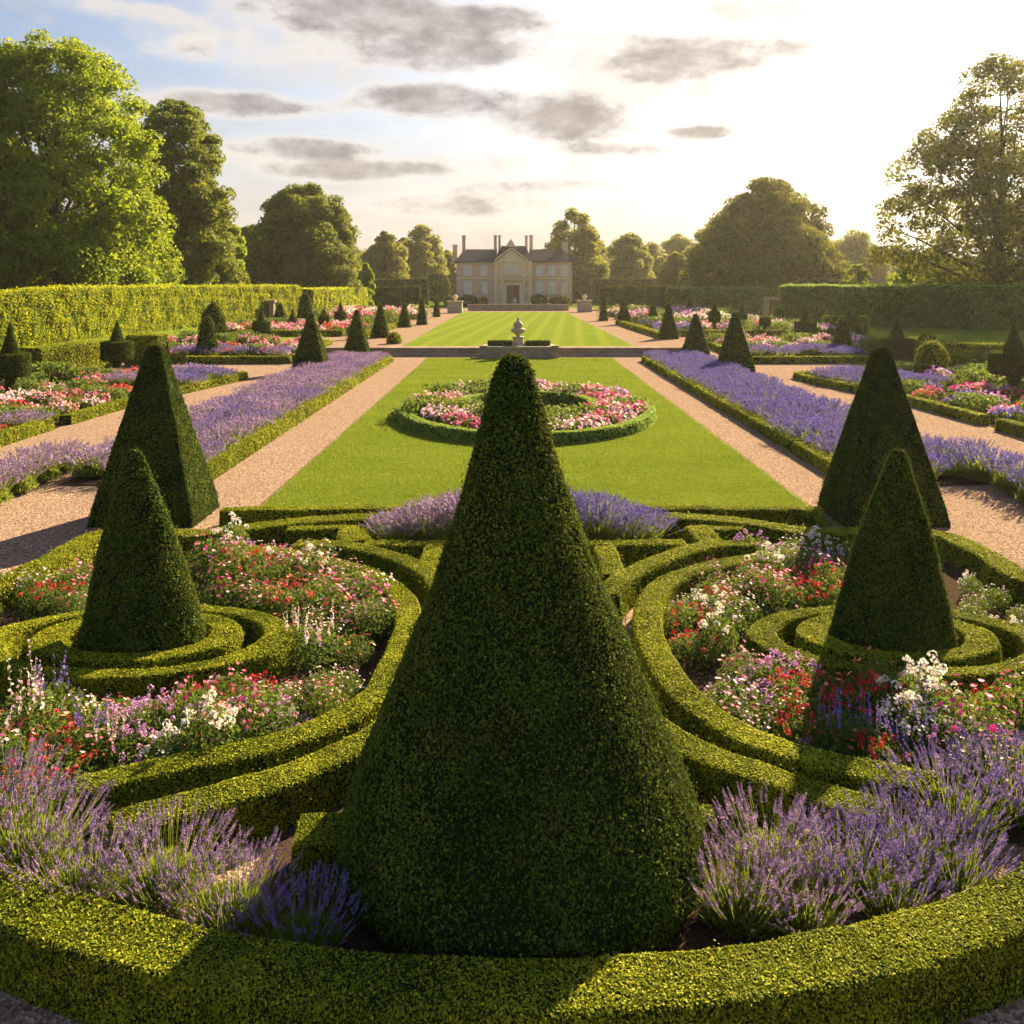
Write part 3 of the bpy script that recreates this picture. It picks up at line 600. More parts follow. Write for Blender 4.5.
mushroom(805.5, 307, 322, 333.5, 342, 10.5, 'small mushroom topiary in the right garden before the gateway hedge')
mushroom(714.5, 300, 311, 323, 334, 6.3, 'tiny round-headed topiary behind the right pyramid row', .5, False)
mushroom(765, 318, 317, 327, 342, 5.8, 'topiary ball on a stem beside the right gateway', .0, False, False)
mushroom(742, 303, 312, 322, 331, 5.5, 'tiny round-headed topiary left of the right gateway', .5, False)
def bullet(px, hw, ytop, yb, label, z0=0.0, fat=.5, name='yew_cone', mat=None):
    Y = (HC - z0) * FPX / (yb - HZY); s = Y / FPX; cx = (px - 512) * s; r = hw * s; h = HC - (ytop - HZY) * s - z0
    pr = [(r * .9, 0), (r, h * .12), (r * (.78 + .12 * fat), h * .42), (r * (.5 + .2 * fat), h * .68), (r * (.25 + .2 * fat), h * .88), (.02, h)]
    V, F = lathe(densify(pr, 20), 26, (cx, Y), seed=SEED[0], amp=.03, z0=z0); return topiary(name, [(None, V, F, lsize(Y), 1.9)], label, (cx, Y, z0), 'single clipped cones and balls in the outer gardens')
bullet(207.5, 10, 316, 361, 'slender bullet-shaped topiary at the end of the left lavender clump', fat=.9)
bullet(213, 14, 303, 343, 'wider round-shouldered topiary behind the slender left one', fat=1.0)
bullet(842.5, 9.5, 318, 357, 'slender bullet-shaped topiary beside the right lavender clump', fat=.8)
bullet(850, 11, 309, 347, 'wider round-shouldered topiary behind the slender right one', fat=1.0)
bullet(665, 4.5, 300, 318, 'small cone before the right hedge, left one', .5); bullet(690, 4.5, 298, 317, 'small cone before the right hedge, right one', .5)
bullet(280, 6, 303, 322, 'small cone against the left hedge beside the stone gateway', .5)
bullet(305, 8, 292, 328, 'shaggy dark shrub standing up against the left hedge', .5, .9, name='shrub')
def ball(px, hw, ytop, yb, label, z0=0.0, name='topiary_ball', mat='box'):
    Y = (HC - z0) * FPX / (yb - HZY); s = Y / FPX; cx = (px - 512) * s; r = hw * s; h = HC - (ytop - HZY) * s - z0
    th = np.linspace(-1.35, 1.57, 16); V, F = lathe([(max(.02, r * math.cos(a)), h / 2 + h / 2 * math.sin(a)) for a in th], 28, (cx, Y), seed=SEED[0], amp=.05, z0=z0); SEED[0] += 7
    o = build(name, [(V, F, 0, .3), foliate(V, F, lsize(Y), SEED[0], 1.9)], [M['box_core'] if mat != 'yew' else M['yew_core'], M[mat]], loc=(cx, Y, z0)); return tag(o, label, 'topiary' if 'topiary' in name else 'shrub', None)
ball(931.5, 14.5, 342, 379, 'clipped egg-shaped bush among the right flowers', mat='box')
ball(927, 9, 333, 358, 'smaller clipped ball behind the egg-shaped bush', mat='box')
ball(778.5, 6.5, 308, 331, 'bright green pointed shrub beside the right gateway', name='shrub', mat='wall_hedge')
ball(394, 7, 332, 351, 'pale rounded shrub beside the left end of the terrace wall', .0, 'shrub')
ball(437, 13, 273, 303, 'big dark domed bush left of the house', .5, 'shrub', 'yew'); ball(584, 9, 271, 303, 'big dark domed bush right of the house', .5, 'shrub', 'yew')
for i, (a, b, c_, d_, l) in enumerate([(468, 10, 296, 306, 'wide bush under the left windows of the house'), (483, 5, 297, 306, 'small bush left of the house door'), (539, 8, 295, 306, 'wide bush right of the house door'), (560, 10, 296, 306, 'low bush under the far right windows of the house'),
                                      (450, 6, 297, 308, 'low bush at the left corner of the house')]):
    ball(a, b, c_, d_, l, .5, 'shrub', 'yew')

# ------------------------------------------------------------------ trees
def tree(px, Y, ytop, hwpx, label, mat='oak', prof=None, seed=1, leaf=None, n=42000, clumps=150, cb=.12, zb=.5, name='broadleaf_tree', hollow=.45, rc=.17, trunk=True, group=None, tr=.028, sq=1.0, fill=16):
    g = rng(seed); s = Y / FPX; cx = (px - 512) * s; Hh = HC - (ytop - HZY) * s - zb; Rr = hwpx * s; leaf = leaf or lsize(Y) * 1.6
    prof = prof or [(0, .55), (.12, .85), (.3, 1), (.5, .97), (.7, .80), (.85, .55), (.95, .30), (1, .05)]
    pt = np.array(prof); t = g.random(clumps * 4); acc = g.random(clumps * 4) < (np.interp(t, pt[:, 0], pt[:, 1]) * .85 + .15); t = t[acc][:clumps]; m = len(t)
    th = g.uniform(0, 2 * np.pi, m); u = g.random(m) ** hollow; lump = 1 + (.13 * np.sin(3 * th + 5 * t + seed) + .09 * np.sin(5 * th - 7 * t)) * (1 - .6 * t ** 3)
    rad = np.interp(t, pt[:, 0], pt[:, 1]) * Rr * u * lump * .9
    Cc = np.stack([rad * np.cos(th), rad * np.sin(th) * sq, Hh * (cb + (1 - cb) * t) - Rr * rc * .75 * t], 1)
    cr = Rr * rc * (.65 + .7 * g.random(m)) * (1.15 - .30 * t)
    k = g.choice(m, n, p=cr ** 2 / (cr ** 2).sum()); d = unit(g.normal(size=(n, 3)) + np.array([0, 0, .35])); rr = cr[k] * (.62 + .43 * g.random(n) ** .6)
    P = Cc[k] + d * rr[:, None] * np.array([1.1, 1.1, .82])
    out = unit(P - np.array([0, 0, Hh * .45])); LV, LF = leaves(P, unit(d + .4 * out), leaf, g, bias=.75, w=.7, up=.12)
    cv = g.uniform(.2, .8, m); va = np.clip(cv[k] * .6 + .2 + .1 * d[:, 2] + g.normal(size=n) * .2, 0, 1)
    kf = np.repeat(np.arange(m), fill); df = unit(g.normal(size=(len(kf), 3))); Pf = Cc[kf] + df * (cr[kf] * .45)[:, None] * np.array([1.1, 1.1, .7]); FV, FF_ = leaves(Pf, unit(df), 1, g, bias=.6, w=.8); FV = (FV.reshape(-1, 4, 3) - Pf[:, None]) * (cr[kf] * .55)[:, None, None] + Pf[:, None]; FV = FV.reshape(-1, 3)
    root = tag(empty(name, (cx, Y, zb)), label, 'tree', group)
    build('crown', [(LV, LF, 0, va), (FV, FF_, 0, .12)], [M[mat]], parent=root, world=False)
    # trunk and limbs
    parts = []; r0 = Hh * tr; tp = [(0, 0, -.3), (.02 * Rr, 0, Hh * .12), (-.03 * Rr, .02, Hh * .3), (.03 * Rr, 0, Hh * .55), (0, 0, Hh * .86)]
    V, F = tube(tp, [r0 * 1.35, r0, r0 * .85, r0 * .5, r0 * .1], 9); parts.append((V, F, 0, 0))
    for i in g.choice(m, min(m, 46), replace=False):
        e = Cc[i]; z0_ = np.clip(e[2] * (.45 + .25 * g.random()), Hh * .08, Hh * .75); a = np.array([0, 0, z0_]); mid = a + (e - a) * np.array([.5, .5, .38]) + g.normal(size=3) * Rr * .04
        rl = r0 * .38 * (1 - z0_ / Hh) + .04; V, F = tube([a, a + (mid - a) * .5 + np.array([0, 0, -.02 * Rr]), mid, (mid + e) / 2 + np.array([0, 0, .02 * Rr]), e], [rl, rl * .8, rl * .6, rl * .4, rl * .15], 5); parts.append((V, F, 0, 0))
    build('trunk', parts, [M['bark']], parent=root, world=False)
    return root
full = [(0, .75), (.15, .95), (.35, 1), (.55, .95), (.75, .75), (.9, .45), (1, .08)]
tree(-34, 74, 66, 76, 'bright yellow-green tree cut by the left edge of the picture', 'lime', full, 11, n=60000, clumps=220, cb=.08, hollow=.34)
tree(56, 80, 33, 106, 'tallest lush green tree on the left behind the hedge', 'lime', [(0, .90), (.15, .97), (.35, .95), (.55, .90), (.75, .84), (.9, .66), (1, .30)], 12, n=120000, clumps=420, cb=.06, rc=.15, hollow=.32)
tree(172, 98, 95, 62, 'darker tall tree beside the tallest left tree', 'oak', [(0, .85), (.2, .95), (.35, 1), (.55, .9), (.75, .8), (.9, .55), (1, .12)], 13, n=85000, clumps=330, cb=.08, rc=.16, hollow=.32)
tree(216, 104, 200, 34, 'lower bright tree tucked at the foot of the darker left tree', 'lime', full, 14, n=18000, clumps=70, cb=.05)
tree(305, 128, 180, 63, 'round-topped tree with low skirt left of the house', 'oak', [(0, .95), (.15, 1), (.35, .93), (.5, .80), (.62, .78), (.78, .70), (.9, .48), (1, .10)], 15, n=80000, clumps=360, cb=.05, rc=.14, hollow=.34)
tree(845 - 77, 132, 176, 82, 'broad spreading tree right of the house', 'sun_oak', [(0, .95), (.15, 1), (.35, .92), (.5, .82), (.62, .70), (.78, .58), (.9, .40), (1, .10)], 16, n=90000, clumps=420, cb=.04, rc=.125, hollow=.34)
tree(1000, 86, 52, 112, 'tall open-crowned tree against the sun on the right', 'sun_oak', [(0, .85), (.15, 1), (.35, 1), (.5, .88), (.7, .72), (.85, .50), (1, .12)], 17, n=56000, clumps=430, cb=.14, rc=.095, hollow=.5, fill=4, tr=.018)
GT = 'trees in the far tree line'
far = [(385, 185, 230, 26, 'rounded dark tree just left of the house, nearer of two', 21), (421, 215, 224, 28, 'domed tree behind the left end of the house', 22), (404, 230, 236, 22, 'pale low tree between the two domed trees', 23), (445, 225, 246, 18, 'small pale tree touching the left side of the house', 24),
       (250, 170, 224, 24, 'hazy tree between the dark tall tree and the round-topped tree', 25), (574, 190, 208, 34, 'tall tree rising behind the right end of the house', 26), (598, 215, 240, 20, 'bright lower tree right of the house', 27), (628, 205, 231, 28, 'rounded tree second right of the house', 28),
       (652, 235, 241, 24, 'hazy rounded tree between the house and the broad tree', 29), (676, 158, 252, 22, 'dense low bushy tree just left of the broad tree', 30), (678, 250, 232, 28, 'faint domed tree far behind the bushy one', 31), (712, 205, 222, 32, 'tree showing above the left shoulder of the broad tree', 32),
       (855, 215, 228, 34, 'hazy tree in the glow right of the broad tree', 33), (895, 260, 243, 32, 'faint far tree under the glow', 34), (340, 215, 238, 22, 'pale tree behind the round-topped tree', 35)]
wood = [(370, 262, 246, 20), (398, 275, 250, 20), (432, 268, 248, 22), (455, 280, 255, 16), (590, 270, 246, 20), (612, 285, 250, 20), (642, 275, 246, 22), (668, 290, 249, 22), (695, 280, 244, 22), (838, 270, 246, 22), (868, 290, 248, 22), (900, 300, 250, 22), (232, 230, 238, 20), (258, 240, 243, 20), (352, 250, 244, 20)]
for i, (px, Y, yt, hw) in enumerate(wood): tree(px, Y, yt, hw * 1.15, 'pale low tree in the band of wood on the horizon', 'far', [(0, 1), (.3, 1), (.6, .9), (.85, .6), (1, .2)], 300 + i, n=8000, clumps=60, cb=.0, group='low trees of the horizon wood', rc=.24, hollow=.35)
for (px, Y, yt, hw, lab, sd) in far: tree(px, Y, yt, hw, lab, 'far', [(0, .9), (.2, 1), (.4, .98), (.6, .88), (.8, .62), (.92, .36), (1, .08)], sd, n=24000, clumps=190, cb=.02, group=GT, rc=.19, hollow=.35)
for (px, Y, yt, hw, lab, sd) in [(930, 100, 246, 50, 'sunlit low leafy tree under the tall right tree', 41), (1010, 96, 250, 52, 'sunlit low leafy tree at the right edge under the tall tree', 42), (858, 118, 262, 16, 'bright small shrubby tree right of the broad tree', 43),
                                 (170, 118, 235, 40, 'lower dark tree filling behind the left hedge', 44), (60, 92, 225, 60, 'dark undergrowth tree behind the bright left hedge', 45), (365, 130, 262, 12, 'small bright tree at the far end of the left hedge', 46)]:
    tree(px, Y, yt, hw, lab, 'lime' if sd in (41, 42, 43, 46) else 'oak', full, sd, n=14000, clumps=60, cb=.03, name='small_tree', rc=.2)

# ------------------------------------------------------------------ house
def brick_mat():
    m, t, p = newmat('weathered_brick'); tcn = t.nodes.new('ShaderNodeTexCoord'); mp = t.nodes.new('ShaderNodeMapping'); mp.inputs['Rotation'].default_value = (R(90), 0, 0); t.links.new(tcn.outputs['Object'], mp.inputs[0])
    b = t.nodes.new('ShaderNodeTexBrick'); b.inputs['Scale'].default_value = 2.2; b.inputs['Color1'].default_value = (.62, .33, .24, 1); b.inputs['Color2'].default_value = (.68, .46, .35, 1); b.inputs['Mortar'].default_value = (.5, .42, .34, 1); t.links.new(mp.outputs[0], b.inputs['Vector'])
    n = t.nodes.new('ShaderNodeTexNoise'); n.inputs['Scale'].default_value = .7; n.inputs['Detail'].default_value = 6; t.links.new(tcn.outputs['Object'], n.inputs['Vector'])
    t.links.new(mix(t, ramp(t, n.outputs[0], [(.35, .6), (.65, .1)]), b.outputs[0], (.50, .40, .31)), p.inputs['Base Color']); p.inputs['Roughness'].default_value = .9; return m
M['brick'] = brick_mat(); M['slate'] = plain('roof_slate', (.085, .088, .095), .9, (.05, .052, .058), 2.5, .3)
M['white'] = plain('white_paint', (.75, .73, .68), .5, (.66, .63, .58)); M['door'] = plain('old_oak', (.16, .075, .04), .6, (.09, .04, .02), 4)
mg, t_, p_ = newmat('window_glass'); p_.inputs['Base Color'].default_value = (.42, .46, .50, 1); p_.inputs['Roughness'].default_value = .08; p_.inputs['Specular IOR Level'].default_value = 1.0; M['glass'] = mg  # pale base colour paints the reflected sky into the panes
HY = 166.0; SX = HY / FPX
def hx(zx): return ((440 + zx / 6.83) - 512) * SX
def hzz(zy): return HC - ((225 + zy / 6.83) - HZY) * SX
house = tag(empty('manor_house', (hx(505), HY, .5)), 'old brick and stone manor house with pedimented centre and tall chimneys', 'house')
def hp(name, geos, mat, parent=None):
    lx, ly, lz = hx(505), HY, .5
    return build(name, [(V - np.array([lx, ly, lz]), F, 0, 0) for V, F in geos], [M[mat]], parent=parent or house, world=False)
E = hzz(248); RG = hzz(160); XL, XR = hx(112), hx(903); CL, CR = hx(372), hx(628); D = 9.0; FY = HY
hp('wall', [box(XL, CL - .01, FY, FY + D, .3, E)], 'brick'); hp('wall', [box(CR + .01, XR, FY, FY + D, .3, E)], 'brick')
hp('stone_bay', [box(CL, CR, FY - .9, FY + D, .3, hzz(245))], 'pale_stone')
def gable_roof(x0, x1, y0, y1, ze, zr, hip0=0, hip1=0, ov=.35):
    y0 -= ov; y1 += ov; ym = (y0 + y1) / 2
    V = np.array([[x0, y0, ze], [x1, y0, ze], [x1, y1, ze], [x0, y1, ze], [x0 + hip0, ym, zr], [x1 - hip1, ym, zr], [x0, y0, ze - .25], [x1, y0, ze - .25], [x1, y1, ze - .25], [x0, y1, ze - .25]], float)
    Q = np.array([[0, 1, 5, 4], [2, 3, 4, 5], [1, 2, 5, 5], [3, 0, 4, 4], [6, 7, 1, 0], [7, 8, 2, 1], [8, 9, 3, 2], [9, 6, 0, 3], [9, 8, 7, 6]]); return V, Q
def fixq(V, Q):  # degenerate quads to separate triangle lists
    q = [f for f in Q if len(set(f)) == 4]; t3 = [list(dict.fromkeys(f)) for f in Q if len(set(f)) == 3]; return (V, np.array(q)), (V, np.array(t3))
hp('roof', list(fixq(*gable_roof(XL - .3, CL - .02, FY, FY + D, E, RG, 1.6, -.5))), 'slate')
hp('roof', list(fixq(*gable_roof(CR + .02, XR + .3, FY, FY + D, E, RG, -.5, 1.9))), 'slate')
def front_gable(x0, x1, y0, y1, ze, zr, th=.0):
    xm = (x0 + x1) / 2; V = np.array([[x0, y0, ze], [x1, y0, ze], [xm, y0, zr], [x0, y1, ze], [x1, y1, ze], [xm, y1, zr]], float)
    return [(V, np.array([[0, 2, 5, 3], [1, 4, 5, 2]])), (V, np.array([[0, 1, 2], [3, 5, 4]]))]
hp('roof', list(fixq(*gable_roof(CL - .25, CR + .25, FY - .5, FY + D + .3, hzz(243), hzz(136), 1.5, 1.5))), 'slate')
hp('roof', front_gable(hx(384), hx(590), FY - .75, FY + 4, hzz(243), hzz(160)), 'slate')
hp('gable', front_gable(hx(446), hx(520), FY - .7, FY + 4.2, hzz(150), hzz(95)), 'pale_stone')
hp('pediment', front_gable(hx(392), hx(582), FY - 1.15, FY - .6, hzz(245), hzz(168)), 'pale_stone')
def slab(xa, za, xb, zb_, y0, y1, th):
    dx, dz = xb - xa, zb_ - za; l = math.hypot(dx, dz); nx, nz_ = -dz / l * th, dx / l * th
    V = np.array([[xa, y0, za], [xb, y0, zb_], [xb + nx, y0, zb_ + nz_], [xa + nx, y0, za + nz_], [xa, y1, za], [xb, y1, zb_], [xb + nx, y1, zb_ + nz_], [xa + nx, y1, za + nz_]], float)
    return V, np.array([[0, 1, 2, 3], [5, 4, 7, 6], [4, 0, 3, 7], [1, 5, 6, 2], [3, 2, 6, 7], [4, 5, 1, 0]])
xm = hx(487)
hp('cornice', [slab(hx(380), hzz(247), xm, hzz(162), FY - 1.4, FY - .7, .28), slab(xm, hzz(162), hx(594), hzz(247), FY - 1.4, FY - .7, .28), box(hx(374), hx(600), FY - 1.3, FY - .905, hzz(252), hzz(245))], 'pale_stone')
hp('string_course', [box(XL - .05, CL - .05, FY - .12, FY - .003, hzz(368), hzz(360)), box(CR + .05, XR + .05, FY - .12, FY - .003, hzz(368), hzz(360)), box(XL - .1, CL - .05, FY - .2, FY - .003, E - .35, E - .1), box(CR + .05, XR + .1, FY - .2, FY - .003, E - .35, E - .1)], 'pale_stone')
hp('balcony', [box(hx(408), hx(600), FY - 1.9, FY - .91, hzz(378), hzz(368))] + [box(hx(410) + i * .42, hx(410) + i * .42 + .12, FY - 1.85, FY - 1.7, hzz(368), hzz(352)) for i in range(12)] + [box(hx(406), hx(602), FY - 1.95, FY - 1.65, hzz(352), hzz(346))], 'pale_stone')
for zx in (382, 420, 575, 612):
    hp('pilaster', [box(hx(zx) - .28, hx(zx) + .28, FY - 1.18, FY - .905, .5, hzz(252)), box(hx(zx) - .36, hx(zx) + .36, FY - 1.26, FY - .905, .5, 1.1)], 'pale_stone')
for zx in (432, 566):
    V, F = lathe([(.30, .5), (.30, .9), (.22, 1.0), (.2, hzz(392)), (.3, hzz(384)), (.32, hzz(378))], 12, (hx(zx), FY - 1.55)); hp('column', [(V, F)], 'pale_stone')
for a, b, zt in [(143, 168, 62), (365, 385, 60), (396, 413, 60), (582, 601, 62), (614, 637, 60), (842, 862, 108), (70, 104, 122)]:
    xa, xb = hx(a), hx(b); yc = FY + D / 2 + (3 if a == 70 else 0)
    hp('chimney', [box(xa, xb, yc - .45, yc + .45, hzz(260), hzz(zt + 10)), box(xa - .1, xb + .1, yc - .55, yc + .55, hzz(zt + 10), hzz(zt + 4)), box(xa + .08, xb - .08, yc - .3, yc + .3, hzz(zt + 4), hzz(zt))] if a != 842 else
       [box(xa, hx(884), yc - .45, yc + .45, hzz(240), hzz(zt + 6)), box(xa - .1, hx(884) + .1, yc - .55, yc + .55, hzz(zt + 6), hzz(zt))], 'brick')
def window(za, zb_, zt, zbm, y=FY, arch=False, nx=2, ny=3):
    x0, x1, z0, z1 = hx(za), hx(zb_), hzz(zbm), hzz(zt); fr = .11; g = [box(x0, x0 + fr, y - .09, y + .02, z0, z1), box(x1 - fr, x1, y - .09, y + .02, z0, z1), box(x0 + fr, x1 - fr, y - .09, y + .02, z1 - fr, z1), box(x0 - .1, x1 + .1, y - .2, y + .02, z0 - .14, z0)]
    for i in range(1, nx): xx = x0 + (x1 - x0) * i / nx; g.append(box(xx - .045, xx + .045, y - .075, y, z0, z1 - fr))
    for i in range(1, ny): zz = z0 + (z1 - z0) * i / ny; g.append(box(x0 + fr, x1 - fr, y - .07, y - .01, zz - .03, zz + .03))
    if arch:
        n = 10; th = np.linspace(0, np.pi, n); xm = (x0 + x1) / 2; ro = (x1 - x0) / 2 + .12; ri = (x1 - x0) / 2 - .02; VV = np.array([[xm + r * math.cos(a), yy, z1 + r * .55 * math.sin(a)] for yy in (y - .12, y + .02) for r in (ri, ro) for a in th])
        q = [];
        for i in range(n - 1): q += [[i, i + 1, n + i + 1, n + i], [n + i, n + i + 1, 3 * n + i + 1, 3 * n + i], [2 * n + i, i, i + 1, 2 * n + i + 1]]
        g.append((VV, np.array(q)))
    w = hp('window', g, 'white'); gl = [box(x0 + .02, x1 - .02, y - .045, y + .01, z0, z1 - .01)]
    if arch:
        th = np.linspace(0, np.pi, 10); VV = np.array([[(x0 + x1) / 2, y - .04, z1]] + [[(x0 + x1) / 2 + ri * math.cos(a), y - .04, z1 + ri * .55 * math.sin(a)] for a in th]); gl.append((VV, np.array([[0, i + 2, i + 1] for i in range(9)])))
    hp('pane', gl, 'glass', w)
for a, b in ((165, 215), (280, 322), (655, 705), (745, 792), (830, 876)): window(a, b, 278, 342)
for a, b in ((165, 217), (284, 326), (655, 700), (745, 790), (831, 869)): window(a, b, 400, 465, arch=True)
window(455, 531, 280, 330, FY - .9, nx=4, ny=2)
window(400, 412 + 22, 285, 330, FY - .9, nx=1, ny=2) if False else None
dr = hp('door', [box(hx(455), hx(498), FY - 1.0, FY - .905, .5, hzz(412)), box(hx(499), hx(542), FY - 1.0, FY - .905, .5, hzz(412))] + [box(hx(455) + .15 + k * 1.02, hx(455) + .95 + k * 1.02, FY - 1.04, FY - 1.001, zz, zz + 1.0) for k in range(2) for zz in (.75, 2.0)], 'door')
hp('door_surround', [box(hx(440), hx(454), FY - 1.1, FY - .905, .5, hzz(404)), box(hx(543), hx(557), FY - 1.1, FY - .905, .5, hzz(404)), box(hx(436), hx(561), FY - 1.15, FY - .905, hzz(411), hzz(396))], 'white')
hp('doorstep', [box(hx(430), hx(566), FY - 2.6, FY - 1.3, .4, .68), box(hx(440), hx(556), FY - 2.2, FY - 1.3, .68, .82)], 'pale_stone')

# ------------------------------------------------------------------ stonework in the garden
def wall_thing(name, geos, label, cat, loc, mat='stone', group=None):
    return tag(build(name, [(V, F, 0, 0) for V, F in geos], [M[mat]], loc=loc), label, cat, group)
def course_wall(x0, x1, y0, y1, z0, z1, rows, ln, g):
    out = []; hh = (z1 - z0) / rows
    for r in range(rows):
        x = x0 - (r % 2) * ln * .5
        while x < x1:
            a, b = max(x, x0), min(x + ln * g.uniform(.8, 1.2), x1); x = b if b > a else x + ln
            if b - a > .05: out.append(box(a + .006, b - .006, y0 - g.uniform(0, .025), y1, z0 + r * hh + .006, z0 + (r + 1) * hh - .006))
    out.append(box(x0, x1, y0 + .03, y1 - .01, z0, z1)); return out
M['wall_stone'] = plain('terrace_stone', (.40, .31, .25), .9, (.19, .145, .12), 2.2, .5)
gw = rng(9)
for (x0, x1, lab) in ((-8.0, -1.95, 'low stone terrace wall left of the planter'), (2.85, 9.3, 'low stone terrace wall right of the planter')):
    wall_thing('terrace_wall', course_wall(x0, x1, 56.6, 56.97, 0, .44, 3, .6, gw) + [box(x0 - .03, x1 + .03, 56.5, 57.65, .44, .54), box(x0, x1, 56.15, 56.58, 0, .16)], lab, 'wall', ((x0 + x1) / 2, 56.8, 0), 'wall_stone')
gx = .43
pl_ = tag(empty('stone_planter', (gx, 55.6, 0)), 'low stone planter wall projecting in the middle of the terrace', 'planter')
def pp(name, geos, mat, par, loc): return build(name, [(V - np.array(loc), F, 0, 0) for V, F in geos], [M[mat]], parent=par, world=False)
pp('wall', course_wall(gx - 2.1, gx + 2.1, 54.7, 55.0, 0, .66, 4, .5, gw) + [box(gx - 2.1, gx - 1.8, 55.0, 56.6, 0, .66), box(gx + 1.8, gx + 2.1, 55.0, 56.6, 0, .66)], 'wall_stone', pl_, (gx, 55.6, 0))
pp('coping', [box(gx - 2.2, gx + 2.2, 54.6, 55.06, .66, .74), box(gx - 2.2, gx - 1.75, 55.06, 56.7, .66, .74), box(gx + 1.75, gx + 2.2, 55.06, 56.7, .66, .74)], 'stone', pl_, (gx, 55.6, 0))
for sx in (-1, 1): pp('corner_pier', [box(gx + sx * 2.2 - .2, gx + sx * 2.2 + .2, 54.6, 55.08, 0, .74), box(gx + sx * 2.2 - .24, gx + sx * 2.2 + .24, 54.56, 55.12, .74, .79)], 'wall_stone', pl_, (gx, 55.6, 0))
pp('soil', [box(gx - 1.8, gx + 1.8, 55.06, 56.55, .3, .62)], 'soil', pl_, (gx, 55.6, 0))
Y_ = 55.4
for q, lab in ((-1, 'left'), (1, 'right')): hedge([(gx + q * .45, 55.6), (gx + q * 1.9, 55.6)], .7, .42, 'low dark clipped hedge in the %s half of the terrace planter' % lab, px=False, mat='yew', z0=.6, size=.08)
urn = tag(empty('stone_urn', (gx - .05, Y_, .5)), 'lidded stone urn on a pedestal in the terrace planter', 'urn')
def up(name, prof, seg=24): V, F = lathe(prof, seg, (0, 0)); return build(name, [(V, F, 0, 0)], [M['stone']], parent=urn, world=False, smooth=(0,))
urn.scale = (.9, .9, 1.05)
up('pedestal', [(.60, 0), (.60, .16), (.52, .2), (.42, .3), (.34, .62), (.40, .7), (.42, .76), (.01, .77)], 4 * 6)
up('bowl', [(.14, .76), (.14, .86), (.22, .92), (.44, 1.02), (.50, 1.12), (.50, 1.2), (.42, 1.24), (.30, 1.26), (.26, 1.26)])
up('lid', [(.26, 1.26), (.28, 1.32), (.34, 1.38), (.33, 1.5), (.22, 1.62), (.10, 1.68), (.07, 1.74), (.10, 1.8), (.07, 1.87), (.005, 1.89)])
# retaining wall and piers before the house
wall_thing('garden_wall', course_wall(hx(200) * .80 - .2, hx(880) * .80, 133, 133.6, .45, 1.32, 4, 1.1, gw) + [box(hx(200) * .80 - .3, hx(880) * .80 + .1, 132.9, 133.7, 1.32, 1.45)], 'low stone wall in front of the manor house', 'wall', (0, 133.3, .5), 'wall_stone')
for (px, lab, py) in ((455, 'stone pier with ball finial left of the house wall', 313), (584.5, 'stone pier with ball finial right of the house wall', 312)):
    Y2 = (HC - .5) * FPX / (py - HZY); cx = (px - 512) * Y2 / FPX; r_ = tag(empty('gate_pier', (cx, Y2, .5)), lab, 'gate pier', 'stone piers by the house')
    build('pier', [(*box(-1.0, 1.0, -.6, .6, 0, 1.5), 0, 0), (*box(-1.1, 1.1, -.7, .7, 1.5, 1.65), 0, 0)], [M['stone']], parent=r_, world=False)
    V, F = lathe([(.12, 1.65), (.22, 1.75), (.12, 1.85), (.3, 2.0), (.38, 2.2), (.3, 2.4), (.1, 2.5), (.01, 2.55)], 16); build('finial', [(V, F, 0, 0)], [M['pale_stone']], parent=r_, world=False, smooth=(0,))
V, F = lathe([(.3, 0), (.3, .15), (.15, .3), (.2, .6), (.38, .8), (.3, .95), (.12, 1.1), (.18, 1.3), (.02, 1.45)], 14, (hx(512), FY - 3.4), z0=.5)
tag(build('stone_urn', [(V, F, 0, 0)], [M['white']], loc=(hx(512), FY - 3.4, .5), smooth=(0,)), 'small white urn standing before the house door', 'urn')
def gateway(px0, px1, ytop, Y, lab, z0=.5):
    s = Y / FPX; x0, x1 = (px0 - 512) * s, (px1 - 512) * s; zt = HC - (ytop - HZY) * s; c = (x0 + x1) / 2; r_ = tag(empty('garden_gateway', (c, Y, z0)), lab, 'gateway', 'stone gateways in the boundary hedges'); w = (x1 - x0) / 2; h = zt - z0
    for q in (-1, 1): build('pier', [(*box(q * w - .25, q * w + .25, -.3, .3, 0, h - .25), 0, 0)], [M['wall_stone']], parent=r_, world=False)
    build('lintel', [(*box(-w - .4, w + .4, -.4, .4, h - .25, h), 0, 0)], [M['wall_stone']], parent=r_, world=False)
    build('gate', [(*box(-w + .26 + i * (2 * w - .52) / 5, -w + .24 + (i + 1) * (2 * w - .52) / 5, -.06, .06, .05, h - .35), 0, 0) for i in range(5)], [M['door']], parent=r_, world=False)
gateway(766, 782, 297.5, 100, 'stone gateway with dark wooden gate between the right hedges')
gateway(261, 272, 300, 96, 'small stone gateway set in the left hedge')

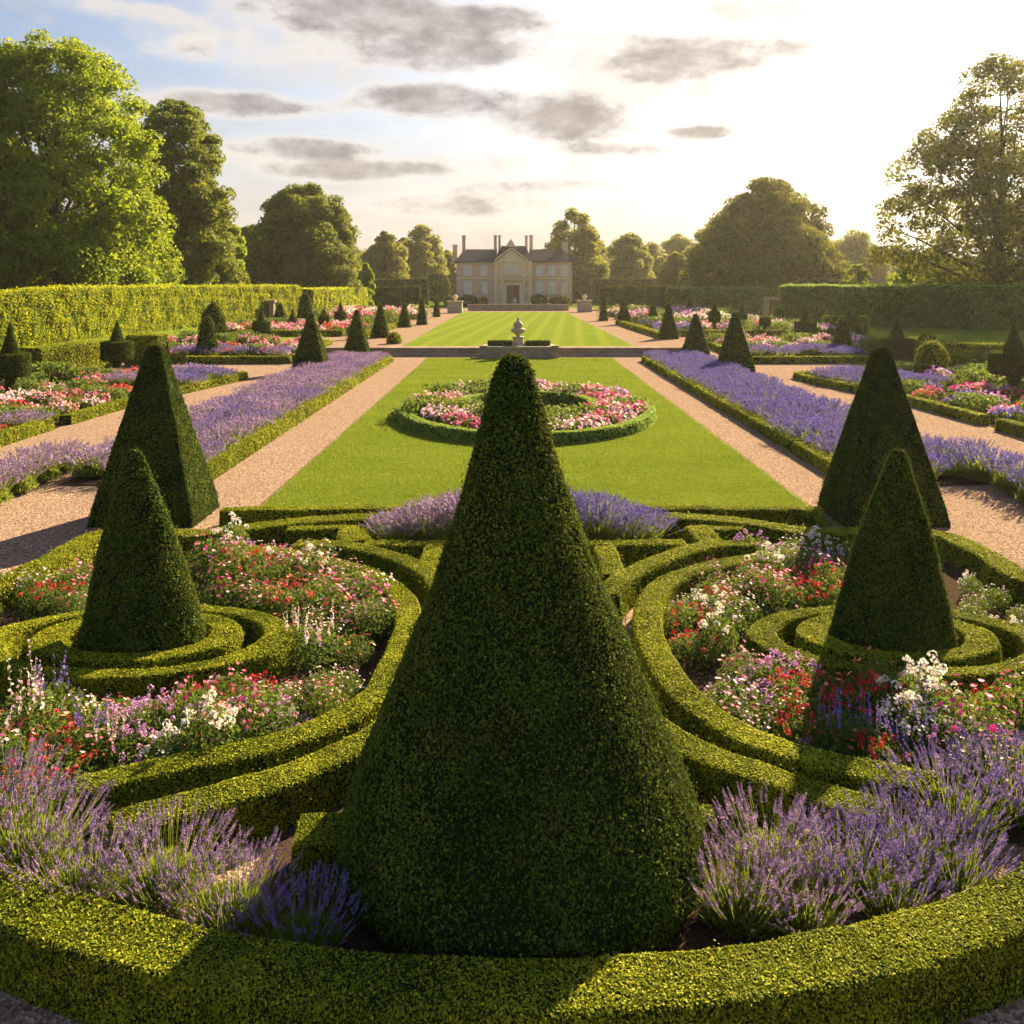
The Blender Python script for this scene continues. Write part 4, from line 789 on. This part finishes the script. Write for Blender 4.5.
# ------------------------------------------------------------------ lavender
def lav_bush(seed, nsp, h, r, whorls, mat, detail=True, leafn=900, thick=1.0, spread=.62):
    g = rng(seed); parts = []; a = g.uniform(0, 2 * np.pi, nsp); tilt = np.arccos(1 - g.random(nsp) * spread) * .92; L_ = h * g.uniform(.78, 1.08, nsp) / (.55 + .45 * np.cos(tilt))
    L_ = np.minimum(L_, h * 1.25); d = np.stack([np.sin(tilt) * np.cos(a), np.sin(tilt) * np.sin(a), np.cos(tilt)], 1)
    base = np.stack([np.cos(a) * r * .28 * g.random(nsp), np.sin(a) * r * .28 * g.random(nsp), np.zeros(nsp)], 1)
    d2 = unit(d + np.array([0, 0, .35]) + g.normal(size=(nsp, 3)) * .12); sc_ = r / (h * .85); S = np.array([sc_, sc_, 1.0])
    mid = base + d * (L_ * .5)[:, None] * S; tip = mid + d2 * (L_ * .5)[:, None] * S; fl = []
    ax = unit(tip - mid); side = unit(np.cross(ax, g.normal(size=(nsp, 3))))
    wd = .0022 * thick; V = np.stack([mid - side * wd - ax * .08, mid + side * wd - ax * .08, tip + side * wd, tip - side * wd], 1).reshape(-1, 3); st = (V, np.arange(4 * nsp).reshape(-1, 4), 0, g.uniform(.4, .9, nsp))
    sl = g.uniform(.07, .125, nsp) * (1.0 if detail else 1.15)
    for w in range(whorls):
        f = w / max(1, whorls - 1); c = tip - ax * (sl * (1 - f) - .02)[:, None]; rr = (.0185 if detail else .022) * thick * (1.1 - .65 * f) * g.uniform(.8, 1.2, nsp)
        for q in range(3 if detail else 2):
            s2 = unit(np.cross(ax, g.normal(size=(nsp, 3)))); up = ax * (sl / whorls * .75)[:, None]
            V = np.stack([c - s2 * rr[:, None] * .9, c + up * .9 + s2 * .0, c + s2 * rr[:, None] * .9, c - up * .6], 1).reshape(-1, 3); fl.append((V, np.arange(4 * nsp).reshape(-1, 4), 0, g.random(nsp)))
    n = leafn; a = g.uniform(0, 2 * np.pi, n); u = g.random(n) ** .6; tl = u * 1.35; dd = np.stack([np.sin(tl) * np.cos(a), np.sin(tl) * np.sin(a), np.cos(tl)], 1)
    rad = g.uniform(.25, .80, n) ** .8; P = dd * rad[:, None] * np.array([r * .95, r * .95, h * .72]); P[:, 2] = np.abs(P[:, 2]) + .01; ll = (.085 if detail else .11) * g.uniform(.7, 1.3, n)
    dv = unit(dd + np.array([0, 0, .7]) + g.normal(size=(n, 3)) * .3); sd = unit(np.cross(dv, g.normal(size=(n, 3)))) * (.006 * thick if detail else .012 * thick)
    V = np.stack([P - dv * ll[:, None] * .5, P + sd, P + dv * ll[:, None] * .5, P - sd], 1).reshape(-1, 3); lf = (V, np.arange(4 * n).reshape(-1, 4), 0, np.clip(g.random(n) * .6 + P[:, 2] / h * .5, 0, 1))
    return [st, lf], fl
def lav_thing(seed, nsp, h, r, whorls, mat, detail, leafn, thick=1.0):
    fo, fl = lav_bush(seed, nsp, h, r, whorls, mat, detail, leafn, thick)
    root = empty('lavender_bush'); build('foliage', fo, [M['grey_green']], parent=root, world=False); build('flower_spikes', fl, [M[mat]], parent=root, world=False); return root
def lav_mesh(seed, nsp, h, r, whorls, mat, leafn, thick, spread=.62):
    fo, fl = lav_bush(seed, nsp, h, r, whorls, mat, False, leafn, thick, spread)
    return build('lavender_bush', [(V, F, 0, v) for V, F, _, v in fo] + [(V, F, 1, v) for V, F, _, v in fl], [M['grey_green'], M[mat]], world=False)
def place(proto, first, x, y, z, rz, s, label, cat, group):
    o = proto if first else copy_tree(proto); o.location = (x, y, z); o.rotation_euler = (0, 0, rz); o.scale = (s, s, s) if not isinstance(s, tuple) else s; tag(o, label, cat, group); return o
gl = rng(50)
near = [lav_thing(60, 215, .66, .52, 7, 'lav_pink', True, 4200), lav_thing(61, 215, .60, .50, 7, 'lav', True, 4000)]
used = [0, 0]
GL = 'lavender bushes inside the front hedge'
for (x, y, s, k, lab) in [(-3.75, 7.0, .92, 0, 'tall mauve lavender bush at the left edge of the front bed'), (-3.15, 6.6, .80, 0, 'mauve lavender bush second from the left inside the front hedge'), (-2.55, 6.65, .86, 0, 'mauve lavender bush third from the left inside the front hedge'), (-2.0, 6.35, .78, 0, 'full lavender bush left of the big cone, beside the gravel gap'),
                          (-1.42, 6.15, .70, 1, 'violet lavender bush leaning out at the left foot of the big cone'), (-4.3, 7.5, .92, 0, 'lavender bush farthest left, cut by the picture edge'), (1.62, 6.45, .76, 0, 'pinkish lavender bush at the right foot of the big cone'), (2.0, 6.9, .82, 0, 'pinkish lavender bush behind the one at the right foot of the cone'),
                          (2.5, 6.75, .82, 1, 'violet lavender bush third from the big cone on the right'), (3.05, 7.05, .80, 1, 'violet lavender bush before the end of the right curved hedge'), (3.7, 7.5, .94, 1, 'large violet lavender bush at the right edge'), (4.35, 7.75, .95, 1, 'violet lavender bush cut by the right picture edge'), (2.05, 6.35, .66, 0, 'low pinkish lavender bush against the front hedge, right of the big cone'), (2.75, 6.5, .72, 1, 'low violet lavender bush against the front hedge on the right'), (3.3, 6.75, .8, 1, 'violet lavender bush against the front hedge below the largest right bush')]:
    place(near[k], used[k] == 0, x, y, .01, gl.uniform(0, 6.28), s, lab, 'lavender', GL); used[k] += 1
mids = [lav_thing(65, 420, .85, .62, 5, 'lav_pink', False, 1800, 1.5), lav_thing(66, 420, .85, .62, 5, 'lav_blue', False, 1800, 1.5)]; used = [0, 0]
for x, k, lab in [(-1.95, 0, 'left end bush of the mauve lavender mound behind the big cone'), (-1.3, 0, 'mauve lavender bush just left of the big cone in the centre mound'), (-.6, 0, 'mauve lavender bush hidden mostly by the big cone'),
                  (.75, 1, 'violet lavender bush hidden partly by the big cone'), (1.45, 1, 'violet lavender bush beside the big cone in the centre mound'), (2.2, 1, 'right end bush of the violet lavender mound behind the big cone')]:
    place(mids[k], used[k] == 0, x, 15.75 + (.1 if k else 0), .01, gl.uniform(0, 6.28), {-1.95: (.8, .8, .66), 2.2: (.85, .85, .72), -1.3: (1, .95, .92), 1.45: (1, .95, .98)}.get(x, (1.05, 1, 1.08)), lab, 'lavender', 'lavender mounds behind the big cone'); used[k] += 1
row = [lav_mesh(70, 165, .62, .62, 4, 'lav_pink', 1300, 2.1), lav_mesh(71, 180, .62, .62, 4, 'lav_blue', 1200, 2.1), lav_mesh(72, 180, .62, .62, 4, 'lav', 1300, 2.1), lav_mesh(73, 200, .76, .62, 4, 'lav_pink', 3000, 1.6, .50), lav_mesh(74, 200, .76, .62, 4, 'lav_blue', 3000, 1.6, .50)]; rused = [0] * 5
def rowp(k, x, y, s, lab, grp):
    place(row[k], rused[k] == 0, x, y, float(H0(x, y)), gl.uniform(0, 6.28), s, lab, 'lavender', grp); rused[k] += 1
for side, sx, k in (('left', -1, 0), ('right', 1, 1)):
    x0 = 7.95 if sx < 0 else 8.5
    for r_ in range(3):
        y = 20.6 + .4 * r_
        while y < 53.2:
            xx = sx * (x0 + r_ * 1.0 + gl.uniform(-.12, .12)); kk = k if gl.random() < .75 else (2 if k == 0 else 1)
            rowp(kk, xx, y, gl.uniform(.88, 1.12), 'lavender bush in the deep border beside the %s central path' % side, 'lavender in the %s border' % side); y += 1.12
    for i in range(7):
        rowp(3 if sx < 0 else 4, sx * (10.95 + gl.uniform(-.1, .1)), 15.2 + i * 1.12, gl.uniform(.92, 1.08), 'separate lavender bush in the single row on the gravel at the %s edge' % side, 'single row of lavender on the %s gravel' % side)
    for i in range(16):
        rowp(1 if i % 2 or sx > 0 else 0, sx * (gl.uniform(13.4, 18.5) + (.6 if sx > 0 else 0)), gl.uniform(38.5, 43), gl.uniform(.95, 1.2), 'lavender bush in the clump at the far end of the outer %s bed' % side, 'lavender clump in the outer %s bed' % side)
    for i in range(12):
        rowp(2 if sx < 0 else 1, sx * (gl.uniform(13.4, 20)), gl.uniform(52.3, 55.5), gl.uniform(1.1, 1.3), 'lavender bush in the second outer %s bed' % side, 'lavender in the second outer %s bed' % side)
for i in range(10): rowp(1, gl.uniform(11.3, 14.5), gl.uniform(70, 86), 1.3, 'lavender bush beside the upper right path', 'lavender beside the upper right path')
for i in range(5): rowp(0, -14.8 - gl.uniform(0, 1.8), 24.3 + i * .9, 1.0, 'pale lavender at the near end of the outer left bed', 'pale lavender of the outer left bed')

# ------------------------------------------------------------------ flowers
def bloom_geo(P, Nn, rad, g, petals=5):
    n = len(P); t = unit(np.cross(Nn, g.normal(size=(n, 3)))); b = np.cross(Nn, t); out = []
    va = g.random(n)
    for k in range(petals):
        a = 2 * math.pi * k / petals; d = t * math.cos(a) + b * math.sin(a); e = -t * math.sin(a) + b * math.cos(a); r = rad[:, None]
        V = np.stack([P, P + d * r * .62 + e * r * .42 + Nn * r * .12, P + d * r + Nn * r * .22, P + d * r * .62 - e * r * .42 + Nn * r * .12], 1).reshape(-1, 3); out.append((V, np.arange(4 * n).reshape(-1, 4), 0, va))
    V = np.stack([P + t * rad[:, None] * .2 + Nn * .006, P + b * rad[:, None] * .2 + Nn * .006, P - t * rad[:, None] * .2 + Nn * .006, P - b * rad[:, None] * .2 + Nn * .006], 1).reshape(-1, 3)
    out.append((V, np.arange(4 * n).reshape(-1, 4), 1, .5)); return out
def flower_parts(kind, seed, h=.55, r=.36, nb=46, br=.032, near=True, leafn=700, style='daisy', pal=None):
    g = rng(seed); n = leafn; a = g.uniform(0, 2 * np.pi, n); u = np.sqrt(g.random(n)); P = np.stack([np.cos(a) * u * r, np.sin(a) * u * r, g.random(n) ** .8 * h * .92 * (1 - .45 * u * u)], 1)
    dirn = unit(P * np.array([1, 1, .6]) + np.array([0, 0, .15])); LV, LF = leaves(P, dirn, (.055 if near else .13), g, bias=.5, w=.42, up=.25)
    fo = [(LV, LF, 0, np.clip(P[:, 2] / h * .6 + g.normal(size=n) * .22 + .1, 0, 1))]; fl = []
    if style == 'spike':
        ns = nb; a = g.uniform(0, 2 * np.pi, ns); u = np.sqrt(g.random(ns)); B = np.stack([np.cos(a) * u * r * .6, np.sin(a) * u * r * .6, np.zeros(ns) + h * .5], 1); hh = h * g.uniform(.65, 1.0, ns); lean = g.normal(size=(ns, 2)) * .06
        T = B + np.concatenate([lean, hh[:, None]], 1); sdv = np.array([.003, 0, 0]) if near else np.array([.008, 0, 0])
        fo.append((np.stack([B - sdv, B + sdv, T + sdv, T - sdv], 1).reshape(-1, 3), np.arange(4 * ns).reshape(-1, 4), 0, .7))
        for k in range(14 if near else 6):
            f = .35 + .65 * k / (13 if near else 5); Q = B + (T - B) * f + g.normal(size=(ns, 3)) * .008; V, F = leaves(Q, unit(g.normal(size=(ns, 3))), (.042 if near else .09) * (1.35 - f * .8), g, w=.8); fl.append((V, F, 0, g.random(ns)))
        B2 = B
    else:
        a = g.uniform(0, 2 * np.pi, nb); u = np.sqrt(g.random(nb)); z = h * (1.02 - .42 * u * u) * g.uniform(.82, 1.12, nb); P = np.stack([np.cos(a) * u * r, np.sin(a) * u * r, z], 1)
        Nn = unit(np.stack([np.cos(a) * u * .7, np.sin(a) * u * .7 - .35, np.ones(nb)], 1) + g.normal(size=(nb, 3)) * .25)
        sdv = np.array([.0025, 0, 0]); b0 = P * np.array([.55, .55, .2])
        if near: fo.append((np.stack([b0 - sdv, b0 + sdv, P + sdv, P - sdv], 1).reshape(-1, 3), np.arange(4 * nb).reshape(-1, 4), 0, .6))
        if style == 'daisy' and near: fl += bloom_geo(P, Nn, br * g.uniform(.75, 1.3, nb), g, 6)
        elif style == 'head' and near:   # rounded flower heads of many florets
            kk = 16; d = unit(g.normal(size=(nb, kk, 3)) + np.array([0, 0, .5])); rr = br * g.uniform(.8, 1.25, nb); Q = (P[:, None] + d * rr[:, None, None]).reshape(-1, 3); V, F = leaves(Q, d.reshape(-1, 3), br * .75, g, bias=1.5, w=.85); fl.append((V, F, 0, np.repeat(g.random(nb), kk) * .6 + g.random(nb * kk) * .39))
        else:
            for q in range(2): V, F = leaves(P + g.normal(size=(nb, 3)) * br * .6, Nn, br * 2.1, g, bias=1.2, w=.9); fl.append((V, F, 0, g.random(nb)))
    return fo, fl
KN = {'pink': ('daisy', 'pink'), 'red': ('head', 'red'), 'coral': ('daisy', 'coral'), 'lilac': ('head', 'lilac'), 'white': ('head', 'white'), 'blush': ('daisy', 'blush'), 'magenta': ('daisy', 'magenta'), 'salvia': ('spike', 'blue'), 'spire': ('spike', 'blush'), 'pale': ('spike', 'cream')}
FP = {}
def near_flower(kind, var):
    st, pal = KN[kind]; sd = sum(map(ord, kind)) + 31 * var
    nb, br = {'pink': (34, .024), 'red': (15, .034), 'coral': (20, .030), 'lilac': (24, .027), 'white': (14, .040), 'blush': (40, .019), 'magenta': (24, .027)}.get(kind, (9, .03))
    hh_ = {'red': .46, 'magenta': .60, 'white': .54, 'lilac': .40, 'blush': .50}.get(kind, .52)
    fo, fl = flower_parts(kind, sd, h=hh_, r=.36 if kind != 'white' else .28, nb=nb, br=br, style=st, leafn=1050)
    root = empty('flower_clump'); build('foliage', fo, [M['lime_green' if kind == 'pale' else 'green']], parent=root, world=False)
    tag(build('blooms', fl, [M['p_' + pal], M['eye']], parent=root, world=False), kind='stuff'); return root
gf = rng(77); cnt = {}
def put_near(kind, x, y, s, label, group):
    var = int(gf.integers(0, 2)); key = (kind, var)
    if key not in FP: FP[key] = near_flower(kind, var); first = True
    else: first = False
    place(FP[key], first, x, y, .015, gf.uniform(0, 6.28), (s, s, s * gf.uniform(.72, 1.25)), label, 'flowers', group)
def zone(kinds, poly, n, label, group=None, s=(.8, 1.1), mind=.28):
    P = np.array([W(a, b, .25) for a, b in poly]); lo_, hi = P.min(0), P.max(0); pts = []; tries = 0
    while len(pts) < n and tries < 4000:
        tries += 1; q = gf.uniform(lo_, hi); c = False; j = len(P) - 1
        for i in range(len(P)):
            if (P[i, 1] > q[1]) != (P[j, 1] > q[1]) and q[0] < (P[j, 0] - P[i, 0]) * (q[1] - P[i, 1]) / (P[j, 1] - P[i, 1]) + P[i, 0]: c = not c
            j = i
        if c and all(np.hypot(*(q - w)) > mind for w in pts): pts.append(q)
    for i, q in enumerate(pts):
        k = kinds[i % len(kinds)]; lab = label % {'pink': 'pink', 'red': 'scarlet', 'coral': 'coral red', 'lilac': 'lilac', 'white': 'creamy white', 'blush': 'pale pink', 'magenta': 'deep magenta', 'salvia': 'dark blue spiked', 'spire': 'pink spired', 'pale': 'pale yellow-green spiked'}[k]
        put_near(k, q[0], q[1], gf.uniform(*s), lab, lab)
# left bed
zone(['blush', 'lilac', 'white'], [(215, 545), (300, 548), (345, 556), (340, 572), (240, 568)], 9, '%s flowers at the back of the left bed')
zone(['pink', 'red', 'magenta', 'coral', 'pink'], [(205, 560), (300, 560), (330, 590), (320, 612), (250, 600), (205, 590)], 20, '%s flowers right behind the left cone', s=(.85, 1.15))
zone(['pink', 'blush', 'magenta', 'lilac'], [(320, 565), (362, 575), (386, 598), (380, 625), (340, 625), (322, 600)], 13, '%s flowers in the back right curve of the left bed')
zone(['spire', 'coral', 'blush'], [(285, 612), (370, 615), (376, 640), (330, 655), (296, 640)], 8, '%s flowers on the soil inside the left C-shaped hedge', s=(.7, .95))
zone(['pink', 'blush', 'red'], [(-60, 585), (35, 575), (88, 575), (84, 602), (20, 612), (-60, 625)], 12, '%s flowers left of the left cone', s=(.7, .95))
zone(['red', 'salvia', 'coral', 'red', 'pink', 'red', 'spire'], [(-120, 715), (0, 712), (80, 722), (90, 765), (50, 785), (-60, 800), (-140, 790)], 17, '%s flowers at the left edge of the left bed')
zone(['pale', 'salvia', 'red', 'spire', 'blush'], [(20, 705), (120, 708), (125, 745), (60, 755), (15, 735)], 8, '%s flowers below the left rings', s=(.7, .9))
zone(['lilac', 'lilac', 'pink', 'white'], [(110, 712), (215, 712), (232, 738), (190, 755), (110, 762)], 13, '%s flowers low in the middle of the left bed')
zone(['coral', 'red', 'pink'], [(170, 702), (258, 692), (265, 720), (200, 722)], 8, '%s flowers under the front of the left rings')
zone(['blush', 'pink', 'lilac'], [(262, 690), (335, 672), (352, 680), (325, 705), (268, 728)], 8, '%s flowers in the front right corner of the left bed', s=(.6, .85))
# right bed
zone(['white', 'lilac', 'blush'], [(750, 545), (800, 542), (835, 548), (840, 572), (760, 572)], 9, '%s flowers at the back of the right bed')
zone(['pink', 'red', 'blush', 'magenta'], [(705, 575), (800, 560), (840, 570), (825, 600), (755, 608), (705, 605)], 20, '%s flowers left behind the right cone')
zone(['white', 'blush', 'red'], [(676, 600), (722, 592), (745, 620), (715, 648), (684, 640)], 9, '%s flowers inside the curve of the right C-shaped hedge', s=(.8, 1.0))
zone(['lilac', 'pink', 'blush', 'lilac'], [(722, 690), (760, 662), (800, 680), (800, 730), (760, 725), (730, 712)], 13, '%s flowers in the front left of the right bed')
zone(['red', 'red', 'coral'], [(795, 690), (885, 694), (892, 735), (800, 735)], 13, '%s flowers under the front of the right rings')
zone(['white'], [(888, 705), (945, 705), (950, 735), (895, 735)], 6, '%s flowers between the scarlet and the magenta ones of the right bed', s=(1.05, 1.25))
zone(['magenta', 'red', 'pink'], [(950, 705), (1080, 700), (1120, 740), (960, 742)], 11, '%s flowers at the right edge of the right bed')
zone(['salvia', 'lilac', 'salvia', 'red'], [(800, 735), (930, 738), (935, 762), (820, 755)], 8, '%s flowers low behind the right front hedge', s=(.65, .85))
zone(['lilac', 'lilac', 'blush'], [(945, 745), (1080, 745), (1110, 785), (960, 780)], 9, '%s flowers beside the large violet lavender bush')
zone(['blush', 'white'], [(945, 575), (975, 580), (1030, 605), (1060, 640), (1010, 632), (955, 605)], 9, '%s small flowers right of the right cone', s=(.5, .7))

# far beds: one mesh per clump
def far_flower(seed, pal, h, r, nb, br, leafn):
    fo, fl = flower_parts('x', seed, h=h, r=r, nb=nb, br=br, near=False, leafn=leafn, style='far')
    return build('flower_clump', [(V, F, 0, v) for V, F, _, v in fo] + [(V, F, 1, v) for V, F, _, v in fl], [M['green'], M['p_' + pal]], world=False)
FF = {p: far_flower(200 + i, p, .48, .50, 62, .045, 620) for i, p in enumerate(['pink', 'red', 'coral', 'lilac', 'white', 'blush', 'magenta', 'mix', 'blue'])}; fused = {}
FF['green'] = build('leafy_plant', [(*leaves(*(lambda P: (P, unit(P + np.array([0, 0, .2]))))(np.stack([gf.normal(size=700) * .3, gf.normal(size=700) * .3, gf.random(700) * .6], 1)), .13, gf, w=.5), 0, gf.random(700))], [M['green']], world=False)
CN = {'pink': 'pink', 'red': 'scarlet', 'coral': 'coral', 'lilac': 'lilac', 'white': 'cream', 'blush': 'pale pink', 'magenta': 'magenta', 'mix': 'mixed pink and cream', 'blue': 'violet blue', 'green': 'green leafy'}
def farp(p, x, y, z, s, where):
    lab = '%s %s in %s' % (CN[p], 'plant' if p == 'green' else 'flower clump', where); place(FF[p], p not in fused, x, y, z, gf.uniform(0, 6.28), (s, s, s * gf.uniform(.8, 1.15)), lab, 'plant' if p == 'green' else 'flowers', lab); fused[p] = 1
n = 0; pts = []
while n < 84:
    a, q = gf.uniform(0, 6.28), gf.uniform(.60, .87); x, y = .5 + 4.25 * q * math.cos(a), 31.6 + 6.1 * q * math.sin(a)
    if ((x - .5) / 2.6) ** 2 + ((y - 31.7) / 3.2) ** 2 < 1.05 or any(math.hypot(x - u, y - v) < .52 for u, v in pts): n += .01; continue
    pts.append((x, y)); n += 1; k = ['pink', 'blush', 'magenta', 'lilac', 'mix', 'pink', 'green', 'mix', 'blush'][int(abs(math.sin(a * 2.3 + q * 3)) * 8.99)] if gf.random() < .7 else ['pink', 'green', 'mix', 'green'][int(gf.integers(0, 4))]
    farp(k, x, y, .04, gf.uniform(.95, 1.25), 'the oval bed on the lawn')
BULK = {}; BK = list(FF)
def bulk(k, x, y, z, s_): BULK.setdefault(k, []).append((x, y, z, s_, gf.uniform(0, 6.28)))
def bedfill(x0, x1, y0, y1, n, kinds, where, s=(1.0, 1.5), far_s=1.0):
    pts = []; t = 0
    while len(pts) < n and t < 3000:
        t += 1; x, y = gf.uniform(x0, x1), gf.uniform(y0, y1)
        if any(math.hypot(x - u, y - v) < .68 * far_s for u, v in pts) or any(math.hypot(x - u, y - v) < 1.1 for u, v in ((-20.2, 35.4), (-18.9, 43.1), (21.0, 37.6), (19.8, 46.5))): continue
        pts.append((x, y)); k = kinds[int((math.sin(x * .9 + 1) * math.cos(y * .7) * .5 + .5) * len(kinds) * .999)] if gf.random() < .6 else kinds[int(gf.integers(0, len(kinds)))]
        bulk(k, x, y, float(H0(x, y)), gf.uniform(*s))
soil(-30, -14.4, 22.5, 43.6, .012); soil(15.3, 32, 22.5, 43.6, .012); soil(-30, -12.4, 51, 62, .012); soil(13.2, 32, 51, 62, .012); soil(-26, -12.6, 69, 84, .012); soil(12.6, 28, 69, 84, .012); soil(-24, -12, 88, 118, .012); soil(12, 26, 88, 118, .012)
bedfill(-24, -15.1, 24, 37.5, 95, ['pink', 'coral', 'green', 'red', 'blush', 'mix', 'green', 'green'], 'the outer left bed', (.8, 1.15)); bedfill(15.9, 25, 24, 37.5, 95, ['lilac', 'pink', 'magenta', 'green', 'blue', 'mix', 'green', 'coral'], 'the outer right bed', (.8, 1.15))
bedfill(-28, -17, 38, 46, 26, ['mix', 'green', 'pink', 'coral'], 'the back of the outer left bed'); bedfill(19, 28, 38, 46, 26, ['blush', 'green', 'lilac'], 'the back of the outer right bed')
bedfill(-24, -13, 53, 63, 48, ['pink', 'mix', 'green', 'coral', 'blush'], 'the second outer left bed'); bedfill(13.6, 24, 54, 63, 48, ['lilac', 'blush', 'green', 'mix'], 'the second outer right bed')
bedfill(-24, -12.8, 69.6, 84, 46, ['mix', 'pink', 'blush', 'green', 'coral'], 'the third outer left bed', (1.3, 1.9), 1.3); bedfill(12.8, 26, 69.6, 84, 46, ['lilac', 'blush', 'green', 'mix'], 'the third outer right bed', (1.3, 1.9), 1.3)
bedfill(-22, -11.5, 88, 120, 50, ['mix', 'pink', 'blush', 'green', 'white'], 'the farthest left beds', (1.8, 2.6), 2.0); bedfill(12, 24, 88, 120, 50, ['mix', 'blush', 'green', 'white', 'lilac'], 'the farthest right beds', (1.8, 2.6), 2.0)
for i in range(7): farp('green' if i % 3 else 'coral', gx - 1.5 + .5 * i, 55.75 + .1 * (i % 2), .6, .55, 'the stone planter')
parts = []; bm = [M['green']] + [M['p_' + p] for p in PAL]; pk = list(PAL)
for k, L_ in BULK.items():
    me = FF[k].data; nv = len(me.vertices); co = np.zeros(nv * 3); me.vertices.foreach_get('co', co); co = co.reshape(-1, 3); nf = len(me.polygons); li = np.zeros(nf * 4, int); me.loops.foreach_get('vertex_index', li); li = li.reshape(-1, 4)
    mi = np.zeros(nf, int); me.polygons.foreach_get('material_index', mi); va = np.zeros(nf); me.attributes['var'].data.foreach_get('value', va)
    for (x, y, z, s_, a) in L_:
        Q = np.stack([co[:, 0] * math.cos(a) - co[:, 1] * math.sin(a), co[:, 0] * math.sin(a) + co[:, 1] * math.cos(a), co[:, 2]], 1) * s_ + np.array([x, y, z])
        for q in (0, 1):
            if (mi == q).any(): parts.append((Q, li[mi == q], 0 if q == 0 else 1 + pk.index(k), va[mi == q]))
tag(build('bedding_flowers', parts, bm, world=False), kind='stuff')
for k in FF:
    if k not in fused: bpy.data.objects.remove(FF[k])

# ------------------------------------------------------------------ haze
HAZE = 0.00015
if HAZE:
    V, F = box(-320, 320, -20, 420, -1.2, 40); hz_o = build('haze', [(V, F, 0, 0)], [], world=False); hm = bpy.data.materials.new('warm_haze'); hm.use_nodes = True; t = hm.node_tree
    for n_ in list(t.nodes):
        if n_.type != 'OUTPUT_MATERIAL': t.nodes.remove(n_)
    pv = t.nodes.new('ShaderNodeVolumePrincipled'); pv.inputs['Color'].default_value = (1.0, .95, .86, 1); pv.inputs['Density'].default_value = HAZE; pv.inputs['Anisotropy'].default_value = .5
    t.links.new(pv.outputs[0], t.nodes['Material Output'].inputs['Volume']); hz_o.data.materials.append(hm); tag(hz_o, kind='stuff')
